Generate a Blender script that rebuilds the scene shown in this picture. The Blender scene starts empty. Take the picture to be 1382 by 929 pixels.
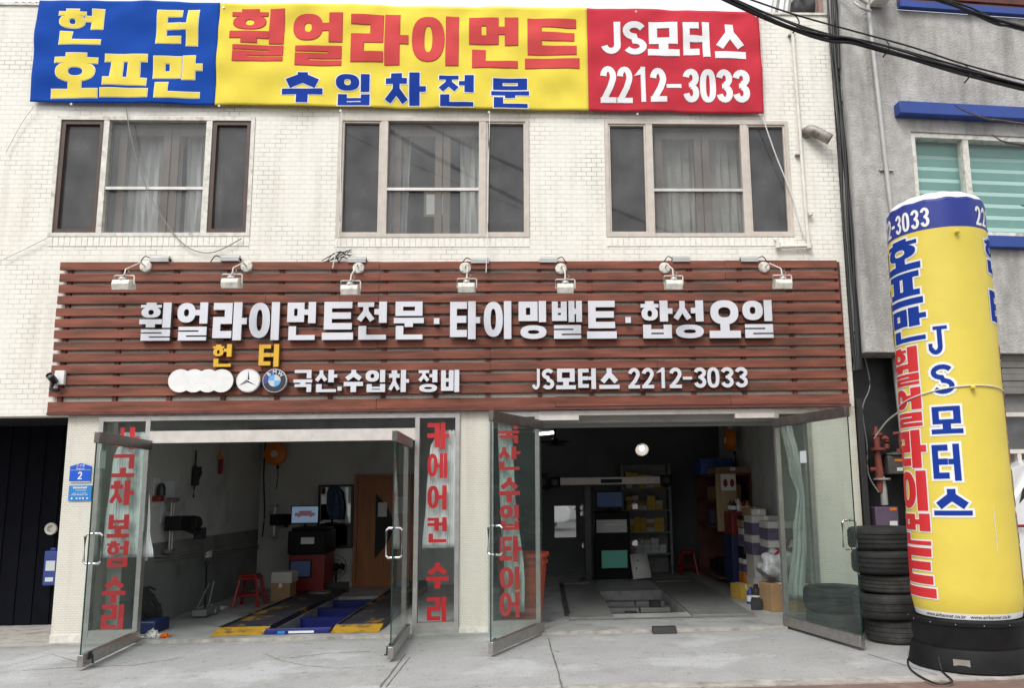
import bpy, bmesh, math, random
from math import sin, cos, pi, radians as rad
from mathutils import Vector as V, Matrix
from mathutils.geometry import delaunay_2d_cdt
random.seed(7)
S = bpy.context.scene
COL = S.collection

# ---------------------------------------------------------------- camera, sky, sun, exposure
CAMP = V((0, -9.276, 1.55)); F = 1080.0; PX, PY = 783.28, 494.4
_y, _p, _r = rad(2.7705), rad(8.7905), rad(-0.9151)
_f = V((sin(_y)*cos(_p), cos(_y)*cos(_p), sin(_p)))
_rt = V((cos(_y), -sin(_y), 0)); _up = _rt.cross(_f)
RT = cos(_r)*_rt + sin(_r)*_up; UP = cos(_r)*_up - sin(_r)*_rt; FW = _f
cd = bpy.data.cameras.new("camera"); cam = bpy.data.objects.new("camera", cd); COL.objects.link(cam)
cam.matrix_world = Matrix(((RT.x, UP.x, -FW.x, CAMP.x), (RT.y, UP.y, -FW.y, CAMP.y), (RT.z, UP.z, -FW.z, CAMP.z), (0, 0, 0, 1)))
cd.sensor_width = 36; cd.lens = F/1382*36; cd.shift_x = -(PX-691)/1382; cd.shift_y = (PY-464.5)/1382
cd.clip_start = .05; cd.clip_end = 600
S.camera = cam
W = bpy.data.worlds.new("World"); S.world = W; W.use_nodes = True
nt = W.node_tree; bg = nt.nodes["Background"]
sky = nt.nodes.new("ShaderNodeTexSky"); sky.sky_type = 'NISHITA'; sky.sun_disc = False
SUN_EL, SUN_AZ = rad(50), rad(205)            # azimuth clockwise from +Y (north): behind the camera, a little left
sky.sun_elevation = SUN_EL; sky.sun_rotation = SUN_AZ; sky.dust_density = 4; sky.air_density = 1.2
hs = nt.nodes.new("ShaderNodeHueSaturation"); hs.inputs["Saturation"].default_value = .22
nt.links.new(sky.outputs[0], hs.inputs["Color"]); cl = nt.nodes.new("ShaderNodeMix"); cl.data_type = 'RGBA'; cl.inputs["Factor"].default_value = .6      # even cloud cover over the clear sky
cl.inputs["B"].default_value = (7.6, 7.7, 7.8, 1); nt.links.new(hs.outputs[0], cl.inputs["A"]); nt.links.new(cl.outputs["Result"], bg.inputs[0])
bg.inputs[1].default_value = .13
sd = bpy.data.lights.new("sun", 'SUN'); sd.energy = 1.4; sd.angle = rad(25); sd.color = (1, .97, .92)
so = bpy.data.objects.new("sun", sd); COL.objects.link(so)
_sd = V((sin(SUN_AZ)*cos(SUN_EL), cos(SUN_AZ)*cos(SUN_EL), sin(SUN_EL)))
so.rotation_euler = _sd.to_track_quat('Z', 'Y').to_euler(); so.location = _sd*40
S.view_settings.view_transform = 'Standard'; S.view_settings.look = 'None'
S.view_settings.exposure = .50; S.view_settings.gamma = 1
S.render.engine = 'CYCLES'
S.cycles.use_denoising = True; S.cycles.max_bounces = 8; S.cycles.transparent_max_bounces = 16
S.cycles.sample_clamp_indirect = 6; S.cycles.caustics_reflective = False; S.cycles.caustics_refractive = False

# ---------------------------------------------------------------- measuring: a photograph pixel onto a real plane
def ray(px, py): return FW*F + RT*(px-PX) - UP*(py-PY)
def at_y(px, py, y=0.): d = ray(px, py); return CAMP + d*((y-CAMP.y)/d.y)
def at_x(px, py, x): d = ray(px, py); return CAMP + d*((x-CAMP.x)/d.x)
def at_z(px, py, z=0.): d = ray(px, py); return CAMP + d*((z-CAMP.z)/d.z)
GZ = -.02                                        # level of the concrete apron

# ---------------------------------------------------------------- objects and tags
ROOT = {}
def tag(o, label=None, cat=None, group=None, kind=None):
    if label: o["label"] = label
    if cat: o["category"] = cat
    if group: o["group"] = group
    if kind: o["kind"] = kind
    return o
def thing(name, label, cat, loc, group=None, kind=None):
    o = bpy.data.objects.new(name, None); COL.objects.link(o); o.location = loc; o.empty_display_size = .1
    ROOT[o.name] = V(loc); return tag(o, label, cat, group, kind)
def obj(name, bm, mats, parent=None, label=None, cat=None, group=None, kind=None, smooth=False, bevel=0, loc=None):
    if bevel:
        md = None
    me = bpy.data.meshes.new(name)
    if parent is not None: off = ROOT[parent.name]
    elif loc is not None: off = V(loc)
    else:
        co = [v.co for v in bm.verts]
        off = V(((min(c.x for c in co)+max(c.x for c in co))/2, (min(c.y for c in co)+max(c.y for c in co))/2, min(c.z for c in co)))
    bmesh.ops.translate(bm, verts=bm.verts, vec=-off)
    if smooth:
        for f in bm.faces: f.smooth = True
    bm.to_mesh(me); bm.free()
    if not isinstance(mats, (list, tuple)): mats = [mats]
    for m in mats: me.materials.append(m)
    o = bpy.data.objects.new(name, me); COL.objects.link(o)
    if parent is not None: o.parent = parent
    else: o.location = off
    ROOT[o.name] = off.copy()
    if bevel:
        b = o.modifiers.new("bevel", 'BEVEL'); b.width = bevel; b.segments = 2; b.limit_method = 'ANGLE'
    me.set_sharp_from_angle(angle=rad(38))
    return tag(o, label, cat, group, kind)
def copy_tree(o, parent=None):
    c = o.copy(); COL.objects.link(c)
    if parent is not None: c.parent = parent
    for ch in list(o.children): copy_tree(ch, c)
    return c

# ---------------------------------------------------------------- materials
def mat(name, col, rough=.6, metal=0., var=.12, scale=6., bump=0., bscale=60., spec=None, stretch=None, stain=None, coat=0):
    m = bpy.data.materials.new(name); m.use_nodes = True; t = m.node_tree; n = t.nodes; L = t.links.new
    b = n["Principled BSDF"]; b.inputs["Roughness"].default_value = rough; b.inputs["Metallic"].default_value = metal
    if spec is not None: b.inputs["Specular IOR Level"].default_value = spec
    if coat: b.inputs["Coat Weight"].default_value = coat; b.inputs["Coat Roughness"].default_value = .08
    g = n.new("ShaderNodeNewGeometry"); mp = n.new("ShaderNodeMapping"); L(g.outputs["Position"], mp.inputs[0])
    if stretch: mp.inputs["Scale"].default_value = stretch
    no = n.new("ShaderNodeTexNoise"); no.inputs["Scale"].default_value = scale; no.inputs["Detail"].default_value = 6; L(mp.outputs[0], no.inputs[0])
    rp = n.new("ShaderNodeMapRange"); L(no.outputs["Fac"], rp.inputs[0])
    rp.inputs["From Min"].default_value = .3; rp.inputs["From Max"].default_value = .7
    rp.inputs["To Min"].default_value = 1-var; rp.inputs["To Max"].default_value = 1+var
    mx = n.new("ShaderNodeVectorMath"); mx.operation = 'SCALE'; mx.inputs[0].default_value = col[:3]; L(rp.outputs[0], mx.inputs["Scale"])
    out = mx.outputs[0]
    if stain:
        sc, lo, hi, scol, st = stain
        m2 = n.new("ShaderNodeMapping"); L(g.outputs["Position"], m2.inputs[0]); m2.inputs["Scale"].default_value = st
        n2 = n.new("ShaderNodeTexNoise"); n2.inputs["Scale"].default_value = sc; n2.inputs["Detail"].default_value = 9; n2.inputs["Roughness"].default_value = .62; L(m2.outputs[0], n2.inputs[0])
        r2 = n.new("ShaderNodeMapRange"); L(n2.outputs["Fac"], r2.inputs[0]); r2.inputs["From Min"].default_value = lo; r2.inputs["From Max"].default_value = hi
        mi = n.new("ShaderNodeMix"); mi.data_type = 'RGBA'; L(r2.outputs[0], mi.inputs["Factor"]); L(out, mi.inputs["A"]); mi.inputs["B"].default_value = (*scol, 1)
        out = mi.outputs["Result"]
    L(out, b.inputs["Base Color"])
    if bump:
        n3 = n.new("ShaderNodeTexNoise"); n3.inputs["Scale"].default_value = bscale; n3.inputs["Detail"].default_value = 5; L(mp.outputs[0], n3.inputs[0])
        bp = n.new("ShaderNodeBump"); bp.inputs["Strength"].default_value = bump; bp.inputs["Distance"].default_value = .02
        L(n3.outputs["Fac"], bp.inputs["Height"]); L(bp.outputs[0], b.inputs["Normal"])
    return m

def brick_mat(name, c1, c2, mortar, bw, bh, ms, bump=.5, streak=.12, faint=.6):
    m = bpy.data.materials.new(name); m.use_nodes = True; t = m.node_tree; n = t.nodes; L = t.links.new
    b = n["Principled BSDF"]; b.inputs["Roughness"].default_value = .62
    g = n.new("ShaderNodeNewGeometry"); sx = n.new("ShaderNodeSeparateXYZ"); L(g.outputs["Position"], sx.inputs[0])
    ad = n.new("ShaderNodeMath"); L(sx.outputs[0], ad.inputs[0]); L(sx.outputs[1], ad.inputs[1])
    cb = n.new("ShaderNodeCombineXYZ"); L(ad.outputs[0], cb.inputs[0]); L(sx.outputs[2], cb.inputs[1])
    wob = n.new("ShaderNodeTexNoise"); wob.inputs["Scale"].default_value = 9; L(g.outputs["Position"], wob.inputs[0])
    wv = n.new("ShaderNodeVectorMath"); wv.operation = 'SCALE'; L(wob.outputs["Color"], wv.inputs[0]); wv.inputs["Scale"].default_value = .006
    wa = n.new("ShaderNodeVectorMath"); L(cb.outputs[0], wa.inputs[0]); L(wv.outputs[0], wa.inputs[1])
    bk = n.new("ShaderNodeTexBrick"); L(wa.outputs[0], bk.inputs["Vector"])
    bk.inputs["Scale"].default_value = 1; bk.inputs["Brick Width"].default_value = bw; bk.inputs["Row Height"].default_value = bh
    bk.inputs["Mortar Size"].default_value = ms; bk.inputs["Mortar Smooth"].default_value = .25; bk.inputs["Bias"].default_value = -.1
    bk.inputs["Color1"].default_value = (*c1, 1); bk.inputs["Color2"].default_value = (*c2, 1)
    pat = n.new("ShaderNodeTexNoise"); pat.inputs["Scale"].default_value = 2.3; pat.inputs["Detail"].default_value = 8; L(g.outputs["Position"], pat.inputs[0])
    pr = n.new("ShaderNodeMapRange"); L(pat.outputs["Fac"], pr.inputs[0]); pr.inputs["From Min"].default_value = .46; pr.inputs["From Max"].default_value = .70
    mm = n.new("ShaderNodeMix"); mm.data_type = 'RGBA'; L(pr.outputs[0], mm.inputs["Factor"])
    mm.inputs["A"].default_value = (*[c*faint + mo*(1-faint) for c, mo in zip(c1, mortar)], 1); mm.inputs["B"].default_value = (*mortar, 1); L(mm.outputs["Result"], bk.inputs["Mortar"])
    st = n.new("ShaderNodeMapping"); L(g.outputs["Position"], st.inputs[0]); st.inputs["Scale"].default_value = (5, 5, .55)
    sn = n.new("ShaderNodeTexNoise"); sn.inputs["Scale"].default_value = 1.3; sn.inputs["Detail"].default_value = 8; L(st.outputs[0], sn.inputs[0])
    sr = n.new("ShaderNodeMapRange"); L(sn.outputs["Fac"], sr.inputs[0]); sr.inputs["From Min"].default_value = .5; sr.inputs["From Max"].default_value = .8
    sr.inputs["To Min"].default_value = 0; sr.inputs["To Max"].default_value = streak*3
    dm = n.new("ShaderNodeMix"); dm.data_type = 'RGBA'; L(sr.outputs[0], dm.inputs["Factor"]); L(bk.outputs["Color"], dm.inputs["A"]); dm.inputs["B"].default_value = (.46, .41, .32, 1)
    L(dm.outputs["Result"], b.inputs["Base Color"])
    h = n.new("ShaderNodeMath"); h.operation = 'MULTIPLY_ADD'; L(bk.outputs["Fac"], h.inputs[0]); h.inputs[1].default_value = -1; L(pat.outputs["Fac"], h.inputs[2])
    bp = n.new("ShaderNodeBump"); bp.inputs["Strength"].default_value = bump; bp.inputs["Distance"].default_value = .006
    L(h.outputs[0], bp.inputs["Height"]); L(bp.outputs[0], b.inputs["Normal"])
    return m

def glass(name, tint, ior=1.5, film=0., filmcol=(.5, .6, .58), rough=.0):
    m = bpy.data.materials.new(name); m.use_nodes = True; t = m.node_tree; n = t.nodes; L = t.links.new
    n.remove(n["Principled BSDF"]); o = n["Material Output"]
    tr = n.new("ShaderNodeBsdfTransparent"); tr.inputs[0].default_value = (*tint, 1)
    gl = n.new("ShaderNodeBsdfGlossy"); gl.inputs["Roughness"].default_value = rough
    fr0 = n.new("ShaderNodeFresnel"); fr0.inputs[0].default_value = ior
    gb = n.new("ShaderNodeNewGeometry"); fr = n.new("ShaderNodeMath"); fr.operation = 'MULTIPLY_ADD'; ng = n.new("ShaderNodeMath"); ng.operation = 'SUBTRACT'; ng.inputs[0].default_value = 1
    L(gb.outputs["Backfacing"], ng.inputs[1]); L(fr0.outputs[0], fr.inputs[0]); L(ng.outputs[0], fr.inputs[1]); fr.inputs[2].default_value = 0
    a = tr.outputs[0]
    if film:
        df = n.new("ShaderNodeBsdfDiffuse"); df.inputs[0].default_value = (*filmcol, 1)
        nz = n.new("ShaderNodeTexNoise"); nz.inputs["Scale"].default_value = 3; nz.inputs["Detail"].default_value = 7
        g = n.new("ShaderNodeNewGeometry"); L(g.outputs["Position"], nz.inputs[0])
        mr = n.new("ShaderNodeMapRange"); L(nz.outputs["Fac"], mr.inputs[0]); mr.inputs["From Min"].default_value = .3; mr.inputs["From Max"].default_value = .7
        mr.inputs["To Min"].default_value = film*.6; mr.inputs["To Max"].default_value = film*1.4
        m1 = n.new("ShaderNodeMixShader"); L(mr.outputs[0], m1.inputs[0]); L(a, m1.inputs[1]); L(df.outputs[0], m1.inputs[2]); a = m1.outputs[0]
    m2 = n.new("ShaderNodeMixShader"); L(fr.outputs[0], m2.inputs[0]); L(a, m2.inputs[1]); L(gl.outputs[0], m2.inputs[2])
    L(m2.outputs[0], o.inputs[0]); return m

def emit(name, col, strength):
    m = bpy.data.materials.new(name); m.use_nodes = True; b = m.node_tree.nodes["Principled BSDF"]
    b.inputs["Base Color"].default_value = (*col, 1); b.inputs["Emission Color"].default_value = (*col, 1); b.inputs["Emission Strength"].default_value = strength
    return m

def apron_mat():
    m = mat("apron_concrete", (.37, .372, .372), .82, var=.08, scale=1.6, bump=.3, bscale=70, stain=(1.9, .55, .74, (.29, .285, .27), (1, .7, 1)))
    t = m.node_tree; n = t.nodes; L = t.links.new; b = n["Principled BSDF"]; src = b.inputs["Base Color"].links[0].from_socket
    g = n.new("ShaderNodeNewGeometry")
    def layer(src, tex, lo, hi, col, amt):
        r_ = n.new("ShaderNodeMapRange"); L(tex, r_.inputs[0]); r_.inputs["From Min"].default_value = lo; r_.inputs["From Max"].default_value = hi; r_.inputs["To Max"].default_value = amt
        x = n.new("ShaderNodeMix"); x.data_type = 'RGBA'; L(r_.outputs[0], x.inputs["Factor"]); L(src, x.inputs["A"]); x.inputs["B"].default_value = (*col, 1); return x.outputs["Result"]
    def noise(sc, det=4, rough=.5, st=(1, 1, 1), off=(0, 0, 0)):
        mp = n.new("ShaderNodeMapping"); L(g.outputs["Position"], mp.inputs[0]); mp.inputs["Scale"].default_value = st; mp.inputs["Location"].default_value = off
        q = n.new("ShaderNodeTexNoise"); q.inputs["Scale"].default_value = sc; q.inputs["Detail"].default_value = det; q.inputs["Roughness"].default_value = rough; L(mp.outputs[0], q.inputs[0]); return q.outputs["Fac"]
    c = layer(src, noise(.9, 6, .6, off=(3, 7, 1)), .52, .60, (.50, .51, .525), .75)        # pale cement skim
    c = layer(c, noise(85, 3, .7), .48, .68, (.17, .17, .165), .55)                             # grit
    c = layer(c, noise(11, 6, .75), .60, .66, (.13, .125, .115), .7)                        # spots and drips
    c = layer(c, noise(3.2, 8, .7, (.5, 2.2, 1), (9, 1, 0)), .57, .72, (.20, .195, .18), .55)  # dragged dirt
    c = layer(c, noise(2.4, 6, .7, (1.4, .8, 1), (1, 4, 0)), .64, .72, (.40, .31, .20), .35)   # faint rust
    sp = n.new("ShaderNodeSeparateXYZ"); L(g.outputs["Position"], sp.inputs[0]); yr = n.new("ShaderNodeMapRange"); L(sp.outputs[1], yr.inputs[0]); yr.inputs["From Min"].default_value = -.55; yr.inputs["From Max"].default_value = -.05
    ym = n.new("ShaderNodeMath"); ym.operation = 'MULTIPLY'; L(yr.outputs[0], ym.inputs[0]); L(noise(6, 7, .7, (.6, 1.5, 1)), ym.inputs[1])
    c = layer(c, ym.outputs[0], .22, .62, (.16, .155, .14), .75)                             # dirt along the door line
    L(c, b.inputs["Base Color"]); return m
def tread_mat(name, col, k, m_):
    m = mat(name, col, .75, var=.3, scale=9, stain=(5, .5, .75, tuple(c*2.2+.012 for c in col), (1, 1, 1))); t = m.node_tree; n = t.nodes; L = t.links.new; b = n["Principled BSDF"]
    tc = n.new("ShaderNodeTexCoord"); sx = n.new("ShaderNodeSeparateXYZ"); L(tc.outputs["Object"], sx.inputs[0])
    at = n.new("ShaderNodeMath"); at.operation = 'ARCTAN2'; L(sx.outputs[1], at.inputs[0]); L(sx.outputs[0], at.inputs[1])
    cb = n.new("ShaderNodeCombineXYZ"); L(at.outputs[0], cb.inputs[0]); L(sx.outputs[2], cb.inputs[1])
    bk = n.new("ShaderNodeTexBrick"); L(cb.outputs[0], bk.inputs["Vector"]); bk.inputs["Scale"].default_value = 1; bk.inputs["Brick Width"].default_value = k; bk.inputs["Row Height"].default_value = m_; bk.inputs["Mortar Size"].default_value = .007; bk.inputs["Mortar Smooth"].default_value = .3
    iv = n.new("ShaderNodeMath"); iv.operation = 'SUBTRACT'; iv.inputs[0].default_value = 1; L(bk.outputs["Fac"], iv.inputs[1])
    bp = n.new("ShaderNodeBump"); bp.inputs["Strength"].default_value = .8; bp.inputs["Distance"].default_value = .006; L(iv.outputs[0], bp.inputs["Height"]); L(bp.outputs[0], b.inputs["Normal"]); return m
M = dict(
 brick=brick_mat("painted_brick", (.82, .80, .73), (.79, .765, .695), (.30, .28, .24), .125, .058, .0034, .7, .12, .90),
 tile=brick_mat("painted_mosaic", (.72, .695, .61), (.69, .665, .58), (.52, .49, .42), .05, .025, .0028, .7, .14),
 sillbrick=mat('sill_brick', (.80, .78, .71), .65, var=.08, scale=20),
 oldbrick=brick_mat("brick_tile", (.62, .58, .50), (.56, .53, .46), (.36, .34, .29), .125, .058, .0042, .5, .2),
 pavers=brick_mat("red_pavers", (.20, .125, .105), (.165, .11, .095), (.11, .085, .075), .2, .1, .006, .5, .1),
 concrete=mat("grey_render", (.44, .428, .41), .88, var=.16, scale=7, bump=.7, bscale=45, stain=(1.5, .46, .72, (.20, .19, .18), (1.7, 1.7, .28))),
 dconcrete=mat("dark_render", (.20, .195, .19), .9, var=.2, scale=4, bump=.3),
 sidewall=mat("pale_block", (.50, .49, .47), .85, var=.15, scale=5, bump=.2),
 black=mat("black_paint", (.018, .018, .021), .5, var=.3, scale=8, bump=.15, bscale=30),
 apron=apron_mat(),
 groove=mat("joint_dirt", (.13, .125, .115), .9, var=.4, scale=12), kerb=mat("kerb_concrete", (.40, .38, .35), .85, var=.2, scale=8, bump=.4, stain=(5, .5, .7, (.22, .2, .17), (1, 1, 1))),
 asphalt=mat("asphalt", (.06, .06, .062), .9, var=.25, scale=30, bump=.4, bscale=150),
 gfloor=mat("garage_floor", (.34, .35, .345), .5, var=.15, scale=1.8, bump=.1, stain=(2.2, .5, .72, (.13, .13, .125), (1, 1, 1))),
 dado=mat("inner_wall_dado", (.19, .205, .195), .7, var=.12, scale=2, stain=(2.5, .52, .75, (.10, .10, .095), (1, 1, .8))), inwall=mat("inner_wall", (.52, .53, .505), .8, var=.08, scale=1.5, stain=(1.4, .55, .8, (.2, .2, .19), (1, 1, .7))),
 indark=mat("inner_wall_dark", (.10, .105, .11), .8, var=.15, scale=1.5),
 ceil=mat("inner_ceiling", (.60, .61, .60), .9, var=.1, scale=2),
 slat=mat("red_stained_wood", (.195, .060, .036), .75, var=.42, scale=5, bump=.25, bscale=40, stretch=(.35, 3, 3), stain=(2.2, .53, .75, (.055, .040, .028), (.5, 3, 4))),
 slatdark=mat("weathered_batten", (.11, .036, .028), .75, var=.3, scale=6),
 letter=mat("letter_face", (.66, .67, .72), .35, .1, var=.05, scale=3),
 letterside=mat("letter_side", (.16, .16, .175), .45, .3, var=.1),
 gold=mat("yellow_letter", (.72, .42, .025), .4, var=.06),
 goldside=mat("yellow_letter_side", (.28, .15, .015), .5),
 white=mat("white_paint", (.80, .80, .79), .45, var=.06, scale=12),
 oldwhite=mat("weathered_white", (.66, .64, .58), .5, var=.18, scale=14, stain=(9, .55, .75, (.28, .22, .15), (1, 1, 1))),
 cream=mat("cream_frame", (.55, .49, .43), .5, var=.10, scale=9, stain=(4, .6, .8, (.3, .25, .2), (3, 3, .6))),
 brown=mat("brown_frame", (.075, .045, .034), .5, var=.25, scale=9, stretch=(3, 3, .5)),
 wood=mat("inner_wood_sash", (.17, .115, .085), .5, var=.15, scale=5, stretch=(3, 3, .4)),
 alu=mat("aluminium", (.52, .50, .48), .38, .75, var=.12, scale=9),
 alup=mat("painted_aluminium", (.62, .58, .54), .45, .2, var=.1, scale=9),
 steel=mat("brushed_steel", (.42, .40, .385), .33, .9, var=.15, scale=14, stain=(7, .6, .8, (.17, .14, .12), (1, 1, 1))),
 railtop=mat("dull_steel", (.17, .15, .14), .4, .7, var=.2, scale=10), chrome=mat("polished_steel", (.75, .75, .75), .15, 1., var=.03),
 darkmetal=mat("dark_metal", (.045, .045, .05), .4, .6, var=.2),
 rubber=mat("tyre_rubber", (.019, .019, .02), .72, var=.25, scale=14, bump=.2, bscale=90),
 tread=tread_mat('tyre_tread', (.016, .016, .017), .11, .05), treadb=tread_mat('tyre_tread_fine', (.020, .0195, .019), .075, .034), treadc=tread_mat('dusty_tyre_tread', (.036, .034, .032), .16, .045),
 rubberdusty=mat("dusty_tyre_rubber", (.040, .038, .036), .8, var=.3, scale=10, bump=.2, bscale=90),
 plasticblk=mat("black_plastic", (.011, .011, .0125), .6, spec=.18, var=.3, scale=7, bump=.1, stain=(4, .6, .9, (.045, .043, .04), (1, 1, 1))),
 cable=mat("cable_sheath", (.012, .012, .014), .5, var=.1),
 cablegrey=mat("grey_cable", (.22, .22, .21), .6),
 string=mat("white_cord", (.68, .67, .64), .7),
 pipew=mat("cream_pipe", (.70, .68, .61), .5, var=.1, scale=9, stain=(6, .58, .8, (.3, .25, .18), (3, 3, .6))),
 pipeg=mat("grey_pipe", (.42, .42, .41), .5, .2, var=.1),
 zinc=mat("stained_duct", (.36, .33, .30), .55, .4, var=.3, scale=16, stain=(8, .45, .65, (.10, .075, .055), (1, 1, 1))),
 bluetrim=mat("blue_trim", (.018, .055, .27), .45, var=.12, scale=5),
 bblue=mat("banner_blue", (.010, .065, .36), .85, var=.05, spec=.12), byel=mat("banner_yellow", (.80, .65, .085), .85, var=.03, spec=.12),
 bred=mat("banner_red", (.52, .038, .058), .85, var=.05, spec=.12), bwhite=mat("banner_white", (.82, .82, .83), .85, var=.02, spec=.12),
 pred=mat("print_red", (.60, .075, .075), .85, var=.04, spec=.12), pblue=mat("print_blue", (.012, .045, .30), .85, var=.04, spec=.12), pyel=mat("print_yellow", (.82, .66, .10), .85, var=.03, spec=.12),
 airyel=mat("nylon_yellow", (.74, .59, .085), .55, var=.04, scale=3, bump=.22, bscale=7), airblue=mat("nylon_blue", (.012, .030, .26), .5, var=.06),
 airred=mat("nylon_red", (.64, .025, .03), .5, var=.04), airwhite=mat("nylon_white", (.82, .82, .82), .5, var=.03),
 vinyl=mat("red_vinyl", (.50, .016, .022), .5, var=.04),
 curtain=mat("pale_curtain", (.80, .86, .85), .85, var=.06, scale=2), curtaing=mat("greenish_curtain", (.70, .77, .74), .85, var=.08, scale=2),
 curtainw=mat("white_sheer", (.60, .60, .585), .9, var=.1, scale=3), curtainwood=mat("beige_sheer", (.40, .385, .355), .9, var=.1),
 orange=mat("orange_plastic", (.72, .18, .012), .4, var=.12), redp=mat("red_plastic", (.24, .012, .014), .4, var=.15),
 orangebin=mat("orange_red_bin", (.42, .065, .028), .5, var=.12),
 redcab=mat("red_cabinet", (.20, .012, .012), .4, var=.15), bluebox=mat("blue_box", (.03, .055, .24), .5, var=.15), bluep=mat("blue_plastic", (.010, .020, .085), .5, var=.15),
 liftblue=mat("lift_blue", (.006, .012, .12), .4, var=.25, scale=8), liftyel=mat("lift_yellow", (.42, .24, .02), .55, var=.15, scale=8, stain=(6, .52, .66, (.06, .055, .05), (1, 1, 1))),
 runway=mat("runway_plate", (.035, .036, .05), .5, .3, var=.3, scale=6, stain=(3.5, .55, .66, (.42, .25, .03), (1, .6, 1))),
 plate=mat("grey_steel_plate", (.20, .205, .20), .5, .2, var=.15, scale=5), 
 doorwood=mat("orange_door", (.33, .115, .03), .45, var=.2, scale=4, stretch=(4, 4, .5)),
 woodshelf=mat("plywood", (.36, .26, .14), .6, var=.2, scale=5, stretch=(4, 4, .6)),
 card=mat("cardboard", (.30, .19, .095), .8, var=.12, scale=5), cardw=mat("white_carton", (.50, .485, .45), .7, var=.08), cardy=mat("yellow_carton", (.55, .36, .05), .7, var=.15),
 purple=mat("purple_grey_print", (.10, .085, .14), .6, var=.3, scale=9), bluepack=mat("blue_pack", (.05, .10, .35), .5, var=.35, scale=16),
 paper=mat("paper", (.60, .64, .66), .8, var=.05), paperw=mat("white_paper", (.72, .72, .70), .8, var=.05),
 cloth=mat("blue_jacket", (.05, .10, .16), .9, var=.3, scale=10), rag=mat("white_rag", (.58, .58, .56), .9, var=.1, scale=10),
 rust=mat("rust_red_valve", (.22, .055, .04), .65, .1, var=.3, scale=20), meter=mat("meter_body", (.075, .073, .068), .55, var=.2, scale=14),
 mauve=mat("mauve_box", (.11, .075, .12), .5, var=.12), mint=mat("mint_blind", (.40, .57, .545), .7, var=.05, scale=2), mint_shade=mat("mint_blind_fold_shade", (.25, .47, .43), .7, var=.05),
 shutter=mat("dark_shutter", (.005, .0055, .009), .8, 0, var=.2, spec=.08), shutterg=mat("grey_shutter", (.20, .19, .18), .5, .2, var=.15),
 car=mat("white_car_paint", (.80, .81, .82), .25, var=.02, coat=.6), rooftile=mat("roof_tile", (.30, .20, .17), .8, var=.3, scale=20),
 tarp=mat("dark_tarp", (.02, .02, .022), .6, var=.4, scale=12, bump=.4, bscale=12), bark=mat("bark", (.10, .08, .065), .9, var=.3, scale=20),
 plastic_film=mat("clear_bag", (.30, .31, .32), .3, var=.35, scale=14, bump=.8, bscale=18), signblue=mat("sign_blue", (.008, .095, .55), .35, var=.03), signblue2=mat("sign_sky_blue", (.03, .21, .55), .4, var=.04),
 emb_blue=mat("emblem_sky", (.12, .42, .78), .3, var=.05), emb_dark=mat("emblem_dark", (.03, .033, .05), .35), emb_violet=mat("emblem_violet", (.07, .07, .26), .35), emb_silver=mat("emblem_silver", (.62, .63, .64), .3, .6),
 glass=glass("clear_glass", (.96, .98, .975), 1.5, .012), doorglass=glass("tinted_door_glass", (.87, .91, .895), 1.5, .04, (.42, .52, .49)),
 edge=mat("glass_edge", (.012, .045, .038), .2), winglass=glass("window_glass", (.92, .93, .93), 1.5, .11, (.42, .43, .43)),
 screen=glass("insect_screen", (.45, .45, .46), 1.45, .38, (.17, .17, .175)), mirror=mat("mirror_silver", (.85, .86, .86), .03, 1., var=.01),
 lampon=emit("lamp_bulb", (1., .98, .94), 2.2), tubeon=emit("tube_light", (1., 1., 1.), 5.), scr=emit("screen_blue", (.30, .44, .62), .22), scrd=emit("screen_dim", (.04, .07, .16), .08), scrg=emit("screen_green", (.06, .22, .17), .13), scrw=emit("screen_picture", (.30, .14, .18), .15),
)

# ---------------------------------------------------------------- shapes
def BM(): return bmesh.new()
def box(bm, x0, y0, z0, x1, y1, z1, mi=0, rot=None, piv=None):
    vs = [bm.verts.new((x, y, z)) for x in (x0, x1) for y in (y0, y1) for z in (z0, z1)]
    if rot is not None:
        p = V(piv) if piv is not None else V(((x0+x1)/2, (y0+y1)/2, (z0+z1)/2))
        for v in vs: v.co = p + rot @ (v.co-p)
    for q in ((0, 1, 3, 2), (4, 6, 7, 5), (0, 4, 5, 1), (2, 3, 7, 6), (0, 2, 6, 4), (1, 5, 7, 3)):
        f = bm.faces.new([vs[i] for i in q]); f.material_index = mi
    return vs
def bx(*a, **k): b = BM(); box(b, *a, **k); return b
def rz(a): return Matrix.Rotation(a, 3, 'Z')
def tube(bm, pts, r, seg=8, mi=0, caps=True):
    pts = [V(p) for p in pts]; rings = []; n = len(pts); ref = V((0, 0, 1))
    for i, p in enumerate(pts):
        d = (pts[min(i+1, n-1)]-pts[max(i-1, 0)]); d.normalize()
        a = d.cross(ref)
        if a.length < .05: a = d.cross(V((1, 0, 0)))
        a.normalize(); b = a.cross(d); rr = r[i] if isinstance(r, (list, tuple)) else r
        rings.append([bm.verts.new(p + a*(rr*cos(2*pi*k/seg)) + b*(rr*sin(2*pi*k/seg))) for k in range(seg)])
    for i in range(n-1):
        for k in range(seg):
            f = bm.faces.new((rings[i][k], rings[i][(k+1) % seg], rings[i+1][(k+1) % seg], rings[i+1][k])); f.material_index = mi; f.smooth = True
    if caps:
        for rg in (rings[0], rings[-1]):
            f = bm.faces.new(rg); f.material_index = mi
def tb(pts, r, seg=8): b = BM(); tube(b, pts, r, seg); return b
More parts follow.
